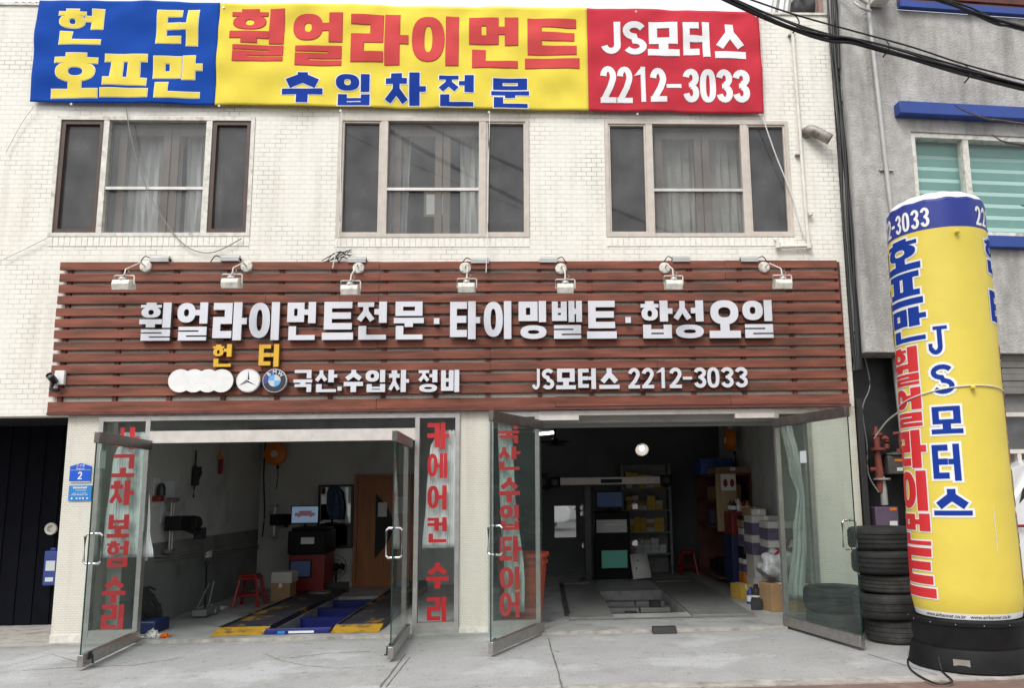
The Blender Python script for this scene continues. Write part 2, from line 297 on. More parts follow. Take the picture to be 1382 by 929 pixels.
def lathe(bm, prof, seg=32, org=(0, 0, 0), rot=None, mi=0, smooth=True, a0=0, a1=2*pi):
    full = abs(a1-a0-2*pi) < 1e-6; n = seg if full else seg+1; o = V(org); rings = []
    for r, z in prof:
        rg = []
        for k in range(n):
            a = a0+(a1-a0)*k/seg; p = V((r*cos(a), r*sin(a), z))
            if rot is not None: p = rot @ p
            rg.append(bm.verts.new(o+p))
        rings.append(rg)
    for i in range(len(prof)-1):
        for k in range(seg):
            j = (k+1) % n
            if prof[i][0] < 1e-6 and prof[i+1][0] < 1e-6: continue
            try: f = bm.faces.new((rings[i][k], rings[i][j], rings[i+1][j], rings[i+1][k])); f.smooth = smooth; f.material_index = mi
            except ValueError: pass
    return rings
def la(prof, seg=32, org=(0, 0, 0), rot=None, **k):
    b = BM(); lathe(b, prof, seg, org, rot, **k); bmesh.ops.remove_doubles(b, verts=b.verts, dist=1e-5); return b
def sag(a, b, s, n=14):
    a, b = V(a), V(b); return [a.lerp(b, i/n) - V((0, 0, s*4*(i/n)*(1-i/n))) for i in range(n+1)]
def smooth_path(pts, n=5):
    pts = [V(p) for p in pts]; out = []
    for i in range(len(pts)-1):
        p0, p1, p2, p3 = pts[max(i-1, 0)], pts[i], pts[i+1], pts[min(i+2, len(pts)-1)]
        for k in range(n):
            t = k/n; out.append(.5*((2*p1)+(p2-p0)*t+(2*p0-5*p1+4*p2-p3)*t*t+(3*p1-p0-3*p2+p3)*t**3))
    return out+[pts[-1]]
def wall_holes(bm, xs0, xs1, z0, z1, holes, y0, y1, mi=0):
    xs = sorted({xs0, xs1, *[h[0] for h in holes], *[h[2] for h in holes]}); zs = sorted({z0, z1, *[h[1] for h in holes], *[h[3] for h in holes]})
    def solid(i, j):
        if i < 0 or j < 0 or i >= len(xs)-1 or j >= len(zs)-1: return False
        cx, cz = (xs[i]+xs[i+1])/2, (zs[j]+zs[j+1])/2
        return not any(h[0] < cx < h[2] and h[1] < cz < h[3] for h in holes)
    def q(*p): f = bm.faces.new([bm.verts.new(a) for a in p]); f.material_index = mi
    for i in range(len(xs)-1):
        for j in range(len(zs)-1):
            if not solid(i, j): continue
            a, b, c, d = xs[i], xs[i+1], zs[j], zs[j+1]
            q((a, y0, c), (b, y0, c), (b, y0, d), (a, y0, d)); q((a, y1, c), (a, y1, d), (b, y1, d), (b, y1, c))
            if not solid(i-1, j): q((a, y0, c), (a, y0, d), (a, y1, d), (a, y1, c))
            if not solid(i+1, j): q((b, y0, c), (b, y1, c), (b, y1, d), (b, y0, d))
            if not solid(i, j-1): q((a, y0, c), (a, y1, c), (b, y1, c), (b, y0, c))
            if not solid(i, j+1): q((a, y0, d), (b, y0, d), (b, y1, d), (a, y1, d))
    bmesh.ops.remove_doubles(bm, verts=bm.verts, dist=1e-5)
def frame(bm, x0, z0, x1, z1, t, y0, y1, mi=0):
    box(bm, x0, y0, z0, x0+t, y1, z1, mi); box(bm, x1-t, y0, z0, x1, y1, z1, mi)
    box(bm, x0+t, y0, z0, x1-t, y1, z0+t, mi); box(bm, x0+t, y0, z1-t, x1-t, y1, z1, mi)

# ---------------------------------------------------------------- lettering: heavy strokes, merged to one outline per letter
def Rc(a, b, c, d): return [(a, b), (c, b), (c, d), (a, d)]
def ring(x0, y0, x1, y1, tv, th, n=28, e=2.35):
    cx, cy, rx, ry = (x0+x1)/2, (y0+y1)/2, (x1-x0)/2, (y1-y0)/2; ix, iy = max(rx-tv, rx*.28), max(ry-th, ry*.28); out = []
    def P(a, u, w): c, s = cos(a), sin(a); return (cx+u*math.copysign(abs(c)**(2/e), c), cy+w*math.copysign(abs(s)**(2/e), s))
    for k in range(n):
        a, b = 2*pi*k/n, 2*pi*(k+1)/n; out.append([P(a, ix, iy), P(a, rx, ry), P(b, rx, ry), P(b, ix, iy)])
    return out
def stroke(path, w):
    p = [V(q) for q in path]; L = []; R = []; n = len(p)
    for i in range(n):
        d0 = (p[i]-p[i-1]).normalized() if i else (p[1]-p[0]).normalized(); d1 = (p[i+1]-p[i]).normalized() if i < n-1 else d0
        t = (d0+d1); t = t.normalized() if t.length > 1e-6 else d0
        nn = V((-t.y, t.x)); k = w/2/max(.45, nn.dot(V((-d0.y, d0.x)))); L.append(p[i]+nn*k); R.append(p[i]-nn*k)
    return [[tuple(R[i]), tuple(R[i+1]), tuple(L[i+1]), tuple(L[i])] for i in range(n-1)]
def arc(cx, cy, rx, ry, a0, a1, n=12): return [(cx+rx*cos(rad(a0+(a1-a0)*i/n)), cy+ry*sin(rad(a0+(a1-a0)*i/n))) for i in range(n+1)]
def jamo(c, x0, y0, x1, y1, tv, th):
    w, h = x1-x0, y1-y0; xm = (x0+x1)/2; o = []
    if c not in 'ㅏㅐㅓㅔㅕㅣㅗㅜㅡ': tv = min(tv, w*.40)
    if c in 'ㅁㅂㄷㄴㄱ': th = min(th, h*.36)
    if c in 'ㄹㅌㅍㅋ': th = min(th, h*(.262 if c == 'ㄹ' else .235))
    if c == 'ㄱ': o = [Rc(x0, y1-th, x1, y1), Rc(x1-tv, y0, x1, y1)]
    elif c == 'ㅋ': o = [Rc(x0, y1-th, x1, y1), Rc(x1-tv, y0, x1, y1), Rc(x0, (y0+y1)/2-th*.6, x1, (y0+y1)/2+th*.4)]
    elif c == 'ㄴ': o = [Rc(x0, y0, x0+tv, y1), Rc(x0, y0, x1, y0+th)]
    elif c == 'ㄷ': o = [Rc(x0, y0, x0+tv, y1), Rc(x0, y0, x1, y0+th), Rc(x0, y1-th, x1, y1)]
    elif c == 'ㄹ':
        m = (y0+y1)/2
        o = [Rc(x0, y1-th, x1, y1), Rc(x1-tv, m-th/2, x1, y1), Rc(x0, m-th/2, x1, m+th/2), Rc(x0, y0, x0+tv, m+th/2), Rc(x0, y0, x1, y0+th)]
    elif c == 'ㅁ': o = [Rc(x0, y0, x0+tv, y1), Rc(x1-tv, y0, x1, y1), Rc(x0, y0, x1, y0+th), Rc(x0, y1-th, x1, y1)]
    elif c == 'ㅂ':
        th = min(th, h*.3); o = [Rc(x0, y0, x0+tv, y1), Rc(x1-tv, y0, x1, y1), Rc(x0, y0, x1, y0+th), Rc(x0, y0+h*.5-th*.3, x1, y0+h*.5+th*.55)]
    elif c in 'ㅅㅈㅊ':
        top = y1
        if c == 'ㅊ': o.append(Rc(xm-tv*.6, y1-h*.2, xm+tv*.6, y1)); top = y1-h*.17
        if c in 'ㅈㅊ': b = min(th, h*.24); o.append(Rc(x0+w*.04, top-b, x1-w*.04, top)); top -= b*.6
        t = min(tv, w*.3)
        o += stroke([(xm, top), (xm, y0+(top-y0)*.62), (x0+t*.42, y0+t*.28)], t) + stroke([(xm, top), (xm, y0+(top-y0)*.62), (x1-t*.42, y0+t*.28)], t)
    elif c == 'ㅇ': o = ring(x0, y0, x1, y1, tv, min(th, h*.36))
    elif c == 'ㅌ':
        m = (y0+y1)/2; o = [Rc(x0, y0, x0+tv, y1), Rc(x0, y0, x1, y0+th), Rc(x0, y1-th, x1, y1), Rc(x0, m-th/2, x1-w*.04, m+th/2)]
    elif c == 'ㅍ': th = min(th, h*.3); o = [Rc(x0, y1-th, x1, y1), Rc(x0, y0, x1, y0+th), Rc(x0+w*.16, y0, x0+w*.16+tv, y1), Rc(x1-w*.16-tv, y0, x1-w*.16, y1)]
    elif c == 'ㅎ':
        a = h*.15; b = min(th, h*.19); o = [Rc(xm-w*.24, y1-a-b*.2, xm+w*.24, y1), Rc(x0, y1-a-b, x1, y1-a)] + ring(x0+w*.04, y0, x1-w*.04, y1-a-b*.75, tv, min(th, h*.19))
    elif c == 'ㅏ': s = x0; o = [Rc(s, y0, s+tv, y1), Rc(s, y0+h*.5-th*.5, x1, y0+h*.5+th*.5)]
    elif c == 'ㅓ': o = [Rc(x1-tv, y0, x1, y1), Rc(x0, y0+h*.52-th*.5, x1, y0+h*.52+th*.5)]
    elif c == 'ㅕ': b = min(th, h*.17); o = [Rc(x1-tv, y0, x1, y1), Rc(x0, y0+h*.66-b*.5, x1, y0+h*.66+b*.5), Rc(x0, y0+h*.3-b*.5, x1, y0+h*.3+b*.5)]
    elif c == 'ㅣ': o = [Rc(x1-tv, y0, x1, y1)]
    elif c == 'ㅐ': t = tv*.78; o = [Rc(x0, y0, x0+t, y1), Rc(x1-t, y0, x1, y1), Rc(x0, y0+h*.5-th*.5, x1, y0+h*.5+th*.5)]
    elif c == 'ㅔ': t = tv*.75; o = [Rc(x1-t, y0, x1, y1), Rc(x1-t*2-w*.07, y0, x1-t-w*.07, y1), Rc(x0, y0+h*.5-th*.5, x1-t*1.2-w*.07, y0+h*.5+th*.5)]
    elif c == 'ㅗ': b = min(th, h*.55); o = [Rc(x0, y0, x1, y0+b), Rc(xm-tv*.55, y0, xm+tv*.55, y1)]
    elif c == 'ㅜ': b = min(th, h*.6); o = [Rc(x0, y1-b, x1, y1), Rc(xm-tv*.55, y0, xm+tv*.55, y1)]
    elif c == 'ㅡ': b = min(th, h); o = [Rc(x0, y0, x1, y0+b)]
    return o
CH = 'ㄱㄲㄴㄷㄸㄹㅁㅂㅃㅅㅆㅇㅈㅉㅊㅋㅌㅍㅎ'; JU = 'ㅏㅐㅑㅒㅓㅔㅕㅖㅗㅘㅙㅚㅛㅜㅝㅞㅟㅠㅡㅢㅣ'; JO = ' ㄱㄲㄳㄴㄵㄶㄷㄹㄺㄻㄼㄽㄾㄿㅀㅁㅂㅄㅅㅆㅇㅈㅊㅋㅌㅍㅎ'
def syl(ch, W_, H_, wt=1.):
    """polygons of one written character filling W_ by H_ (origin at its lower left)"""
    if '가' <= ch <= '힣':
        n = ord(ch)-0xAC00; c, v, f = CH[n//588], JU[(n % 588)//28], JO[n % 28]; fin = f != ' '
        tv, th = .225*W_*wt, (.165 if not fin else .145)*H_*wt
        def J(c_, a, b, c2, d, tv_=tv, th_=th): return jamo(c_, a*W_, b*H_, c2*W_, d*H_, tv_, th_)
        o = []
        if v == 'ㅟ':
            o += J(c, .02, .60, .66, 1, tv*.95, th*.85) + J('ㅜ', 0, .345 if fin else .1, .69, .56 if fin else .5, tv, th*.95) + J('ㅣ', .72, .335 if fin else 0, .96, 1)
        elif v in 'ㅗㅜㅡ':
            if fin: o += J(c, .05, .62, .95, 1) + J(v, 0, .33 if v == 'ㅜ' else .40, 1, .57 if v == 'ㅜ' else .55)
            elif v == 'ㅜ': o += J(c, .04, .53, .96, 1) + J(v, 0, 0, 1, .46, tv*1.05, th*1.05)
            elif v == 'ㅡ': o += J(c, .05, .27, .95, 1) + J(v, 0, 0, 1, .19, tv, th*1.1)
            else: o += J(c, .05, .36, .95, 1) + J(v, 0, 0, 1, .42, tv*1.05, th*1.05)
        else:
            b = .44 if fin else 0.; cb = .47 if fin else .06
            if v == 'ㅏ': vx, cx = (.60, 1.), .565
            elif v in 'ㅓㅕ': vx, cx = (.50, .95), .60
            elif v == 'ㅐ': vx, cx = (.555, 1.), .50
            elif v == 'ㅔ': vx, cx = (.46, 1.), .52
            else: vx, cx = (.7, .95), .66
            if v in 'ㅓㅕ': cx = .58; vx = (.57, .97)
            o += J(c, .01, cb, cx, .985, tv if v not in 'ㅐㅔ' else tv*.8) + J(v, vx[0], b, vx[1], 1, tv, th*.9)
        if fin: o += J(f, .07, 0, .96, .36 if v != 'ㅟ' else .295)
        return o
    t = min(.33*W_, .16*H_)*wt; x, y = W_, H_; rx = x/2-t/2
    if ch == '0': return ring(0, 0, x, y, t, t*.95, e=2.5)
    if ch == '1': return [Rc(x*.98-t, 0, x*.98, y), [(x*.02, y*.74), (x*.98-t*.5, y*.80), (x*.98-t*.5, y), (x*.5, y*.93)]]
    if ch == '2': return stroke(arc(x/2, y*.70, rx, y*.30-t/2, 175, -25)+[(x*.62, y*.40), (x*.10+t*.3, t*.6)], t) + [Rc(0, 0, x, t*.95)]
    if ch == '3': return stroke(arc(x/2, y*.735, rx, y*.265-t/2, 170, -80), t) + stroke(arc(x/2, y*.285, rx, y*.285-t/2, 80, -170), t) + [Rc(x*.38, y*.52-t*.4, x*.7, y*.52+t*.4)]
    if ch == '-': return [Rc(0, y*.42, x, y*.42+.15*y)]
    if ch == '.': return [Rc(0, 0, x, min(x, y))]
    if ch == '·': return [Rc(0, 0, x, y)]
    if ch == 'J': return stroke([(x-t/2, y), (x-t/2, y*.4)] + arc(x/2, y*.28, rx, y*.28-t/2, 0, -165), t)
    if ch == 'ȷ': return stroke([(x*.72-t/2, y), (x*.72-t/2, y*.4)] + arc(x*.36, y*.28, x*.36-t/2, y*.28-t/2, 0, -165), t) + [Rc(x*.28, y-t*.75, x, y), Rc(0, y*.16, t*.85, y*.40)]
    if ch == 'S': return stroke(arc(x/2, y*.74, rx, y*.26-t/2, 25, 265) + arc(x/2, y*.265, rx, y*.265-t/2, 85, -155), t)
    return [Rc(0, 0, x, y)]
def grow(p, d):
    n = len(p); a = sum(p[i][0]*p[(i+1) % n][1]-p[(i+1) % n][0]*p[i][1] for i in range(n))
    if a < 0: p = p[::-1]
    if not d: return p
    out = []
    for i in range(n):
        a0, a1, a2 = V(p[i-1]), V(p[i]), V(p[(i+1) % n]); d0 = (a1-a0); d1 = (a2-a1)
        if d0.length < 1e-7 or d1.length < 1e-7: out.append(tuple(a1)); continue
        d0.normalize(); d1.normalize(); n0 = V((d0.y, -d0.x)); n1 = V((d1.y, -d1.x)); m = n0+n1
        m = m.normalized() if m.length > 1e-5 else n0; out.append(tuple(a1+m*(d/max(.5, m.dot(n0)))))
    return out
def union(polys, d=0.):
    vs = []; fs = []
    for p in polys:
        q = grow(p, d); k = len(vs); vs += [V((a, b)) for a, b in q]; fs.append(list(range(k, k+len(q))))
    r = delaunay_2d_cdt(vs, [], fs, 1, 1e-5); return r[0], [f for f, o in zip(r[2], r[5]) if len(o)]
def flat(bm, polys, put, d=0., mi=0, cut=0.):
    """one merged sheet of lettering; put maps (u, v) to a point; cut splits it finely for curved cloth"""
    vs, fs = union(polys, d); t = bmesh.new(); L = [t.verts.new((v.x, v.y, 0)) for v in vs]
    for f in fs:
        try: t.faces.new([L[i] for i in f])
        except ValueError: pass
    if cut:
        for ax in (0, 1):
            lo = min(v.co[ax] for v in t.verts); hi = max(v.co[ax] for v in t.verts); k = math.ceil(lo/cut)
            while k*cut < hi:
                co = V((0, 0, 0)); co[ax] = k*cut; no = V((0, 0, 0)); no[ax] = 1
                bmesh.ops.bisect_plane(t, geom=t.verts[:]+t.edges[:]+t.faces[:], plane_co=co, plane_no=no, dist=1e-6); k += 1
    t.verts.index_update(); nv = [bm.verts.new(put(v.co.x, v.co.y)) for v in t.verts]
    for f in t.faces:
        try: g = bm.faces.new([nv[v.index] for v in f.verts]); g.material_index = mi; g.smooth = bool(cut)
        except ValueError: pass
    t.free()
def solid(bm, polys, ox, oz, yf, depth, mf=0, ms=1):
    vs, fs = union(polys); fr = [bm.verts.new((ox+v.x, yf, oz+v.y)) for v in vs]; bk = [bm.verts.new((ox+v.x, yf+depth, oz+v.y)) for v in vs]; cnt = {}
    for f in fs:
        g = bm.faces.new([fr[i] for i in f]); g.material_index = mf
        for i in range(len(f)):
            e = (f[i], f[(i+1) % len(f)]); cnt[e] = 1
    for (a, b) in list(cnt):
        if (b, a) not in cnt:
            g = bm.faces.new((fr[b], fr[a], bk[a], bk[b])); g.material_index = ms
def shift(polys, a, b): return [[(x+a, y+b) for x, y in p] for p in polys]
def boxpx(x0, y0, x1, y1, y): a = at_y((x0+x1)/2, y0, y); b = at_y((x0+x1)/2, y1, y); l = at_y(x0, (y0+y1)/2, y); r = at_y(x1, (y0+y1)/2, y); return l.x, b.z, r.x, a.z
def plain_text(body, size):
    c = bpy.data.curves.new("t", 'FONT'); c.body = body; c.size = size; c.align_x = 'CENTER'; c.offset = size*.012; c.resolution_u = 2
    o = bpy.data.objects.new("t", c); COL.objects.link(o); bpy.context.view_layer.update()
    dg = bpy.context.evaluated_depsgraph_get(); me = o.evaluated_get(dg).to_mesh()
    r = ([tuple(v.co) for v in me.vertices], [list(p.vertices) for p in me.polygons]); o.evaluated_get(dg).to_mesh_clear()
    bpy.data.objects.remove(o); bpy.data.curves.remove(c); return r
def put_text(bm, body, size, put, mi=0):
    vs, fs = plain_text(body, size); L = [bm.verts.new(put(v[0], v[1])) for v in vs]
    for f in fs:
        try: g = bm.faces.new([L[i] for i in f]); g.material_index = mi
        except ValueError: pass

# ================================================================ SETTING: ground
def sheet(name, x0, y0, x1, y1, z0, z1, m, holes=()):
    b = BM(); wall_holes(b, x0, x1, y0, y1, [(h[0], h[1], h[2], h[3]) for h in holes], 0, z1-z0)
    for v in b.verts: v.co = V((v.co.x, v.co.z, z1-v.co.y))
    bmesh.ops.recalc_face_normals(b, faces=b.faces)
    return obj(name, b, m, kind='structure')
b = BM(); box(b, -300, -300, -.6, 300, -4.75, -.14); obj("road", b, M['asphalt'], kind='structure')
b = BM(); box(b, -300, 12, -.6, 300, 300, -.1); obj("ground", b, M['asphalt'], kind='structure')
obj("pavement_kerb", bx(-60, -4.75, -.5, 60, -4.6, -.03), M['kerb'], kind='structure')
obj("red_pavement", bx(-60, -4.6, -.5, 60, -2.62, -.034), M['pavers'], kind='structure')
obj("kerb_strip", bx(-60, -2.62, -.5, 60, -2.44, -.022, ), M['kerb'], kind='structure')
obj("apron", bx(-14, -2.44, -.5, 14, -.05, GZ), M['apron'], kind='structure')
LPIT = (-3.12, .38, -2.43, 3.4); RPIT = (.84, 1.1, 1.80, 3.36)
sheet("garage_floor", -4.95, -.05, 3.7, 6.4, -.7, 0., M['gfloor'], [LPIT, RPIT])
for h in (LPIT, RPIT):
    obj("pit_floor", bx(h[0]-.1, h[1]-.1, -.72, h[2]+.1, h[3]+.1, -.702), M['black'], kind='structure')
obj("side_garage_floor", bx(-14, -.05, -.5, -4.952, 4, -.002), M['kerb'], kind='structure')
obj("yard_floor", bx(3.702, -.05, -.5, 40, 3, -.006), M['kerb'], kind='structure')
# threshold strips and the joints cut in the apron
b = BM(); box(b, -4.4, -.09, GZ, -1.47, -.052, .012); obj("door_threshold", b, M['kerb'], kind='structure')
b = BM(); box(b, -.04, -.16, GZ, 2.7, -.052, .006); obj("door_threshold", b, M['kerb'], kind='structure')
def joint(p0, p1, w=.012):
    p0, p1 = V(p0), V(p1); d = (p1-p0).normalized(); n = V((-d.y, d.x, 0))*w; b = BM()
    N = 14; a = []
    for i in range(N+1):
        c = p0.lerp(p1, i/N)+n*random.uniform(-.5, .5); ww = random.uniform(.6, 1.2)
        a.append((b.verts.new((c.x-n.x*ww, c.y-n.y*ww, GZ+.003)), b.verts.new((c.x+n.x*ww, c.y+n.y*ww, GZ+.003))))
    for i in range(N): b.faces.new((a[i][0], a[i][1], a[i+1][1], a[i+1][0]))
    return obj("apron_joint", b, M['groove'], kind='structure')
g = lambda px, py: at_z(px, py, GZ)
joint(g(740, 862), g(759, 929), .008); joint(g(547, 884), g(513, 929), .009); joint(g(553, 888), g(521, 929), .005)
joint(g(1172, 884), g(1265, 912), .004)
crack = lambda pts, w: [joint(g(*pts[i]), g(*pts[i+1]), w) for i in range(len(pts)-1)]
crack([(10, 900), (70, 884), (130, 902), (180, 893)], .003); crack([(359, 884), (378, 892), (410, 899), (455, 903), (520, 900)], .003); crack([(392, 889), (440, 883), (500, 880)], .006); crack([(30, 906), (110, 901), (180, 899), (250, 888)], .005)

# ================================================================ THE REPAIR SHOP
SH = thing("repair_shop_building", "two storey building faced with white painted brick above two open garage bays", "building", (-1, 0, 0))
FX0, FX1 = -9.0, 3.69
WIN = [(-5.755, 4.57, -3.435, 6.07), (-2.44, 4.555, -.135, 6.08), (.79, 4.56, 3.09, 6.06)]
b = BM(); wall_holes(b, FX0, FX1, 2.47, 7.50, WIN, 0, .22)
obj("brick_wall", b, M['brick'], SH)
b = BM(); box(b, FX0, .222, 7.35, FX1, 6.6, 7.45); obj("roof", b, M['concrete'], SH)
b = BM(); box(b, FX0-.02, -.02, 7.501, FX1+.01, .24, 7.53); obj("parapet_cap", b, M['oldwhite'], SH)
b = BM(); box(b, FX1-.22, .22, -.1, FX1, 6.6, 7.349); obj("side_wall", b, M['oldbrick'], SH)
for (a, c) in ((-5.35, -5.0), (-.95, -.62), (3.15, 3.69)):
    b = BM(); box(b, a, 0.004, -.1, c, .3, 2.468)
    p = obj("pillar", b, M['tile'], SH)
    b = BM(); box(b, a-.004, -.006, -.1, c+.004, .1, .06+.03*random.random()); obj("plinth_patch", b, M['oldwhite'], p)
# interior shell
b = BM()
box(b, -4.95, .3, -.1, -4.8, 4.85, 3.0)
box(b, -4.8, 4.7, -.1, -.95, 4.85, 3.0); iw = obj("inner_wall", b, M['inwall'], SH)
b = BM(); box(b, -4.7995, .31, .0, -4.796, 4.69, .98); obj("dado", b, M['dado'], iw)
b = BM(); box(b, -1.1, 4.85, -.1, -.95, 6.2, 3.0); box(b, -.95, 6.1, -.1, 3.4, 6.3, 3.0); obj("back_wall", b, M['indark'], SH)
b = BM(); box(b, 3.4, .3, -.1, 3.468, 6.1, 3.0); obj("inner_side_wall", b, M['inwall'], SH)
b = BM(); box(b, -4.95, .222, 3.0, 3.468, 6.3, 3.15); obj("ceiling", b, M['ceil'], SH)
b = BM(); box(b, -.95, 1.0, 2.36, 3.4, 1.3, 2.998); obj("ceiling_beam", b, M['inwall'], SH)
b = BM(); box(b, -.05, .225, 2.34, 3.15, .3, 2.998); box(b, -4.95, .225, 2.47, -.95, .3, 2.998); obj("lintel", b, M['inwall'], SH)
# rooms upstairs
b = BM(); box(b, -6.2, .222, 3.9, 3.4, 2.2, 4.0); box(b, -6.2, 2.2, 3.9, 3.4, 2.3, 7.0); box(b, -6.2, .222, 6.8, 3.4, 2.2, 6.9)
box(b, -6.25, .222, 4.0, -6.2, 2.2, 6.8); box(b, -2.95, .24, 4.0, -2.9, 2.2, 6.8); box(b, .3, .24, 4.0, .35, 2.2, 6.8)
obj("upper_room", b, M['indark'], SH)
# the windows
def window(w, kind):
    x0, z0, x1, z1 = w; wd = x1-x0; X = lambda t: x0+wd*t
    f = BM(); frame(f, x0+.002, z0+.002, x1-.002, z1-.002, .045, -.012, .11)
    e = (.235, .262, .752, .782) if kind else (.222, .258, .735, .772)
    for a, c in ((e[0], e[1]), (e[2], e[3])): box(f, X(a), -.008, z0+.047, X(c), .10, z1-.047)
    W_ = obj("window", f, M['cream'] if not kind else M['oldwhite'], SH)
    for a, c in ((.02, e[0]), (e[3], .98)):
        s = BM(); frame(s, X(a)+.001, z0+.048, X(c)-.001, z1-.048, .05 if kind else .022, .004, .07); obj("sash", s, M['brown'] if kind else M['cream'], W_)
        obj("screen", bx(X(a)+.02, .045, z0+.06, X(c)-.02, .049, z1-.06), M['screen'], W_)
    obj("pane", bx(X(e[1]), .05, z0+.05, X(e[2]), .055, z1-.05), M['winglass'], W_)
    zr = z0+.40*(z1-z0); r = BM(); box(r, X(e[1]), .0, zr-.017, X(e[2]), .045, zr+.017); obj("rail", r, M['alu'], W_)
    s = BM(); c_ = X((e[1]+e[2])/2+.04)
    for a, c in ((X(e[1])+.05, c_-.008), (c_+.008, X(e[2])+.1)): frame(s, a, z0+.02, c, z1-.08, .085, .16, .2)
    box(s, X(e[1])-.1, .158, z1-.075, X(e[2])+.1, .2, z1-.002); obj("inner_sash", s, M['wood'], W_)
    # sill of upright bricks
    s = BM(); n = int(wd/.066)
    for i in range(n): box(s, x0+wd*i/n+.004, -.007-random.random()*.002, z0-.115, x0+wd*(i+1)/n-.004, .0, z0-.006)
    obj("sill", s, M['sillbrick'], W_)
    return W_
for i, w in enumerate(WIN): window(w, i == 0)

def cloth(name, m, cols, label, y, amp=.02, waves=6, cat="curtain", group=None, nz=24, nx=60, top=None):
    """hanging cloth: cols = (z, x0, x1) from top to bottom"""
    b = BM(); rows = []
    zs = [c[0] for c in cols]; ph = random.random()*6
    for j in range(nz+1):
        z = zs[0]+(zs[-1]-zs[0])*j/nz
        for k in range(len(cols)-1):
            if cols[k][0] >= z >= cols[k+1][0]-1e-6: t = (cols[k][0]-z)/max(1e-6, cols[k][0]-cols[k+1][0]); t = t*t*(3-2*t); a = cols[k][1]*(1-t)+cols[k+1][1]*t; c = cols[k][2]*(1-t)+cols[k+1][2]*t; break
        w = c-a
        rows.append([b.verts.new((a+w*i/nx+.3*amp*sin(i/nx*waves*9+z*2), y+amp*sin(i/nx*waves*2*pi+ph+.5*sin(z*3))+.4*amp*sin(i*1.7+z*5), z)) for i in range(nx+1)])
    for j in range(nz):
        for i in range(nx): f = b.faces.new((rows[j][i], rows[j][i+1], rows[j+1][i+1], rows[j+1][i])); f.smooth = True
    o = obj(name, b, m, None, label, cat, group)
    s = o.modifiers.new("thickness", 'SOLIDIFY'); s.thickness = .003
    return o
cloth("curtain", M['curtainw'], [(6.0, -5.2, -4.42), (4.5, -5.2, -4.42)], "white curtain on the left side behind the brown framed window under the blue banner end", .34, .025, 7)
cloth("curtain", M['curtainw'], [(6.0, -4.36, -3.5), (4.5, -4.36, -3.5)], "white curtain on the right side behind the brown framed window under the blue banner end", .34, .025, 9)
cloth("curtain", M['curtainw'], [(6.0, -2.0, -1.62), (4.5, -2.0, -1.65)], "narrow white curtain at the left behind the middle upstairs window", .34, .025, 5)
cloth("curtain", M['curtainw'], [(6.0, -1.0, -.2), (4.5, -1.0, -.2)], "wide white curtain at the right behind the middle upstairs window", .34, .025, 8)
cloth("curtain", M['curtainwood'], [(6.0, 1.0, 1.95), (4.5, 1.0, 1.95)], "dull beige curtain at the left behind the upstairs window under the red banner end", .34, .02, 8)
cloth("curtain", M['curtainwood'], [(6.0, 2.1, 3.0), (4.5, 2.1, 3.0)], "dull beige curtain at the right behind the upstairs window under the red banner end", .34, .02, 8)
b = BM(); frame(b, -1.46, 4.95, -1.18, 5.28, .03, .38, .4); pf = obj("picture_frame", b, M['wood'], None, "small framed picture standing behind the glass of the middle upstairs window", "picture")
obj("picture", bx(-1.44, .385, 4.97, -1.2, .388, 5.26), M['paperw'], pf)

# shop front: frames, fixed panels, transom, doors
def letters(word, boxes, y, m, parent, wt=1., name="letter"):
    for ch, (x0, y0, x1, y1) in zip(word, boxes):
        a, z0, c, z1 = boxpx(x0, y0, x1, y1, y); b = BM()
        flat(b, shift(syl(ch, c-a, z1-z0, wt), a, z0), lambda u, v: (u, y, v))
        obj(name, b, m, parent)
def side_panel(x0, x1, zt):
    f = BM(); frame(f, x0, 0., x1, zt, .05, -.02, .06); box(f, x0+.05, -.015, .05, x1-.05, .055, .12)
    p = obj("side_panel", f, M['alu'], SH)
    obj("pane", bx(x0+.05, .03, .12, x1-.05, .038, zt-.05), M['glass'], p); return p
PA = side_panel(-4.998, -4.43, 2.445); PB = side_panel(-1.46, -.952, 2.445); PC = side_panel(-.618, -.04, 2.445); PD = side_panel(2.72, 3.148, 2.445)
z8 = lambda a, b_, c, d: (a/2.3875, 540+b_/2.3875, c/2.3875, 540+d/2.3875)
z4 = lambda a, b_, c, d: (500+a/2.654, 550+b_/2.654, 500+c/2.654, 550+d/2.654)
letters("사고차보험수리", [z8(372, 88, 447, 160), z8(360, 175, 435, 250), z8(352, 260, 432, 340), z8(345, 370, 418, 445), z8(342, 455, 415, 540), z8(330, 570, 405, 655), z8(325, 660, 402, 745)], .024, M['vinyl'], PA)
letters("카에어컨수리", [z4(203, 55, 282, 150), z4(203, 165, 275, 254), z4(203, 280, 275, 368), z4(203, 395, 275, 485), z4(200, 558, 280, 650), z4(201, 680, 275, 770)], .024, M['vinyl'], PB)
letters("국산수입타이어", [z4(457, 48, 532, 130), z4(455, 140, 537, 225), z4(460, 252, 535, 342), z4(462, 350, 535, 440), z4(462, 462, 542, 555), z4(462, 572, 537, 655), z4(462, 662, 537, 755)], .024, M['vinyl'], PC)
f = BM(); box(f, -4.43, -.02, 2.145, -1.46, .06, 2.28); tr = obj("transom", f, M['alup'], SH)
f = BM(); box(f, -4.43, -.018, 2.40, -1.46, .058, 2.445); obj("head_rail", f, M['alu'], tr)
obj("pane", bx(-4.43, .02, 2.28, -1.46, .026, 2.40), M['glass'], tr)
f = BM(); box(f, -.04, -.02, 2.405, 2.72, .06, 2.46); box(f, -.04, -.03, 2.35, .42, .062, 2.404); box(f, 2.25, -.03, 2.35, 2.72, .062, 2.404); obj("head_rail", f, M['alup'], SH)
f = BM(); box(f, -5.3, -.012, 2.447, 3.6, .0, 2.468); obj("soffit_trim", f, M['oldwhite'], SH)
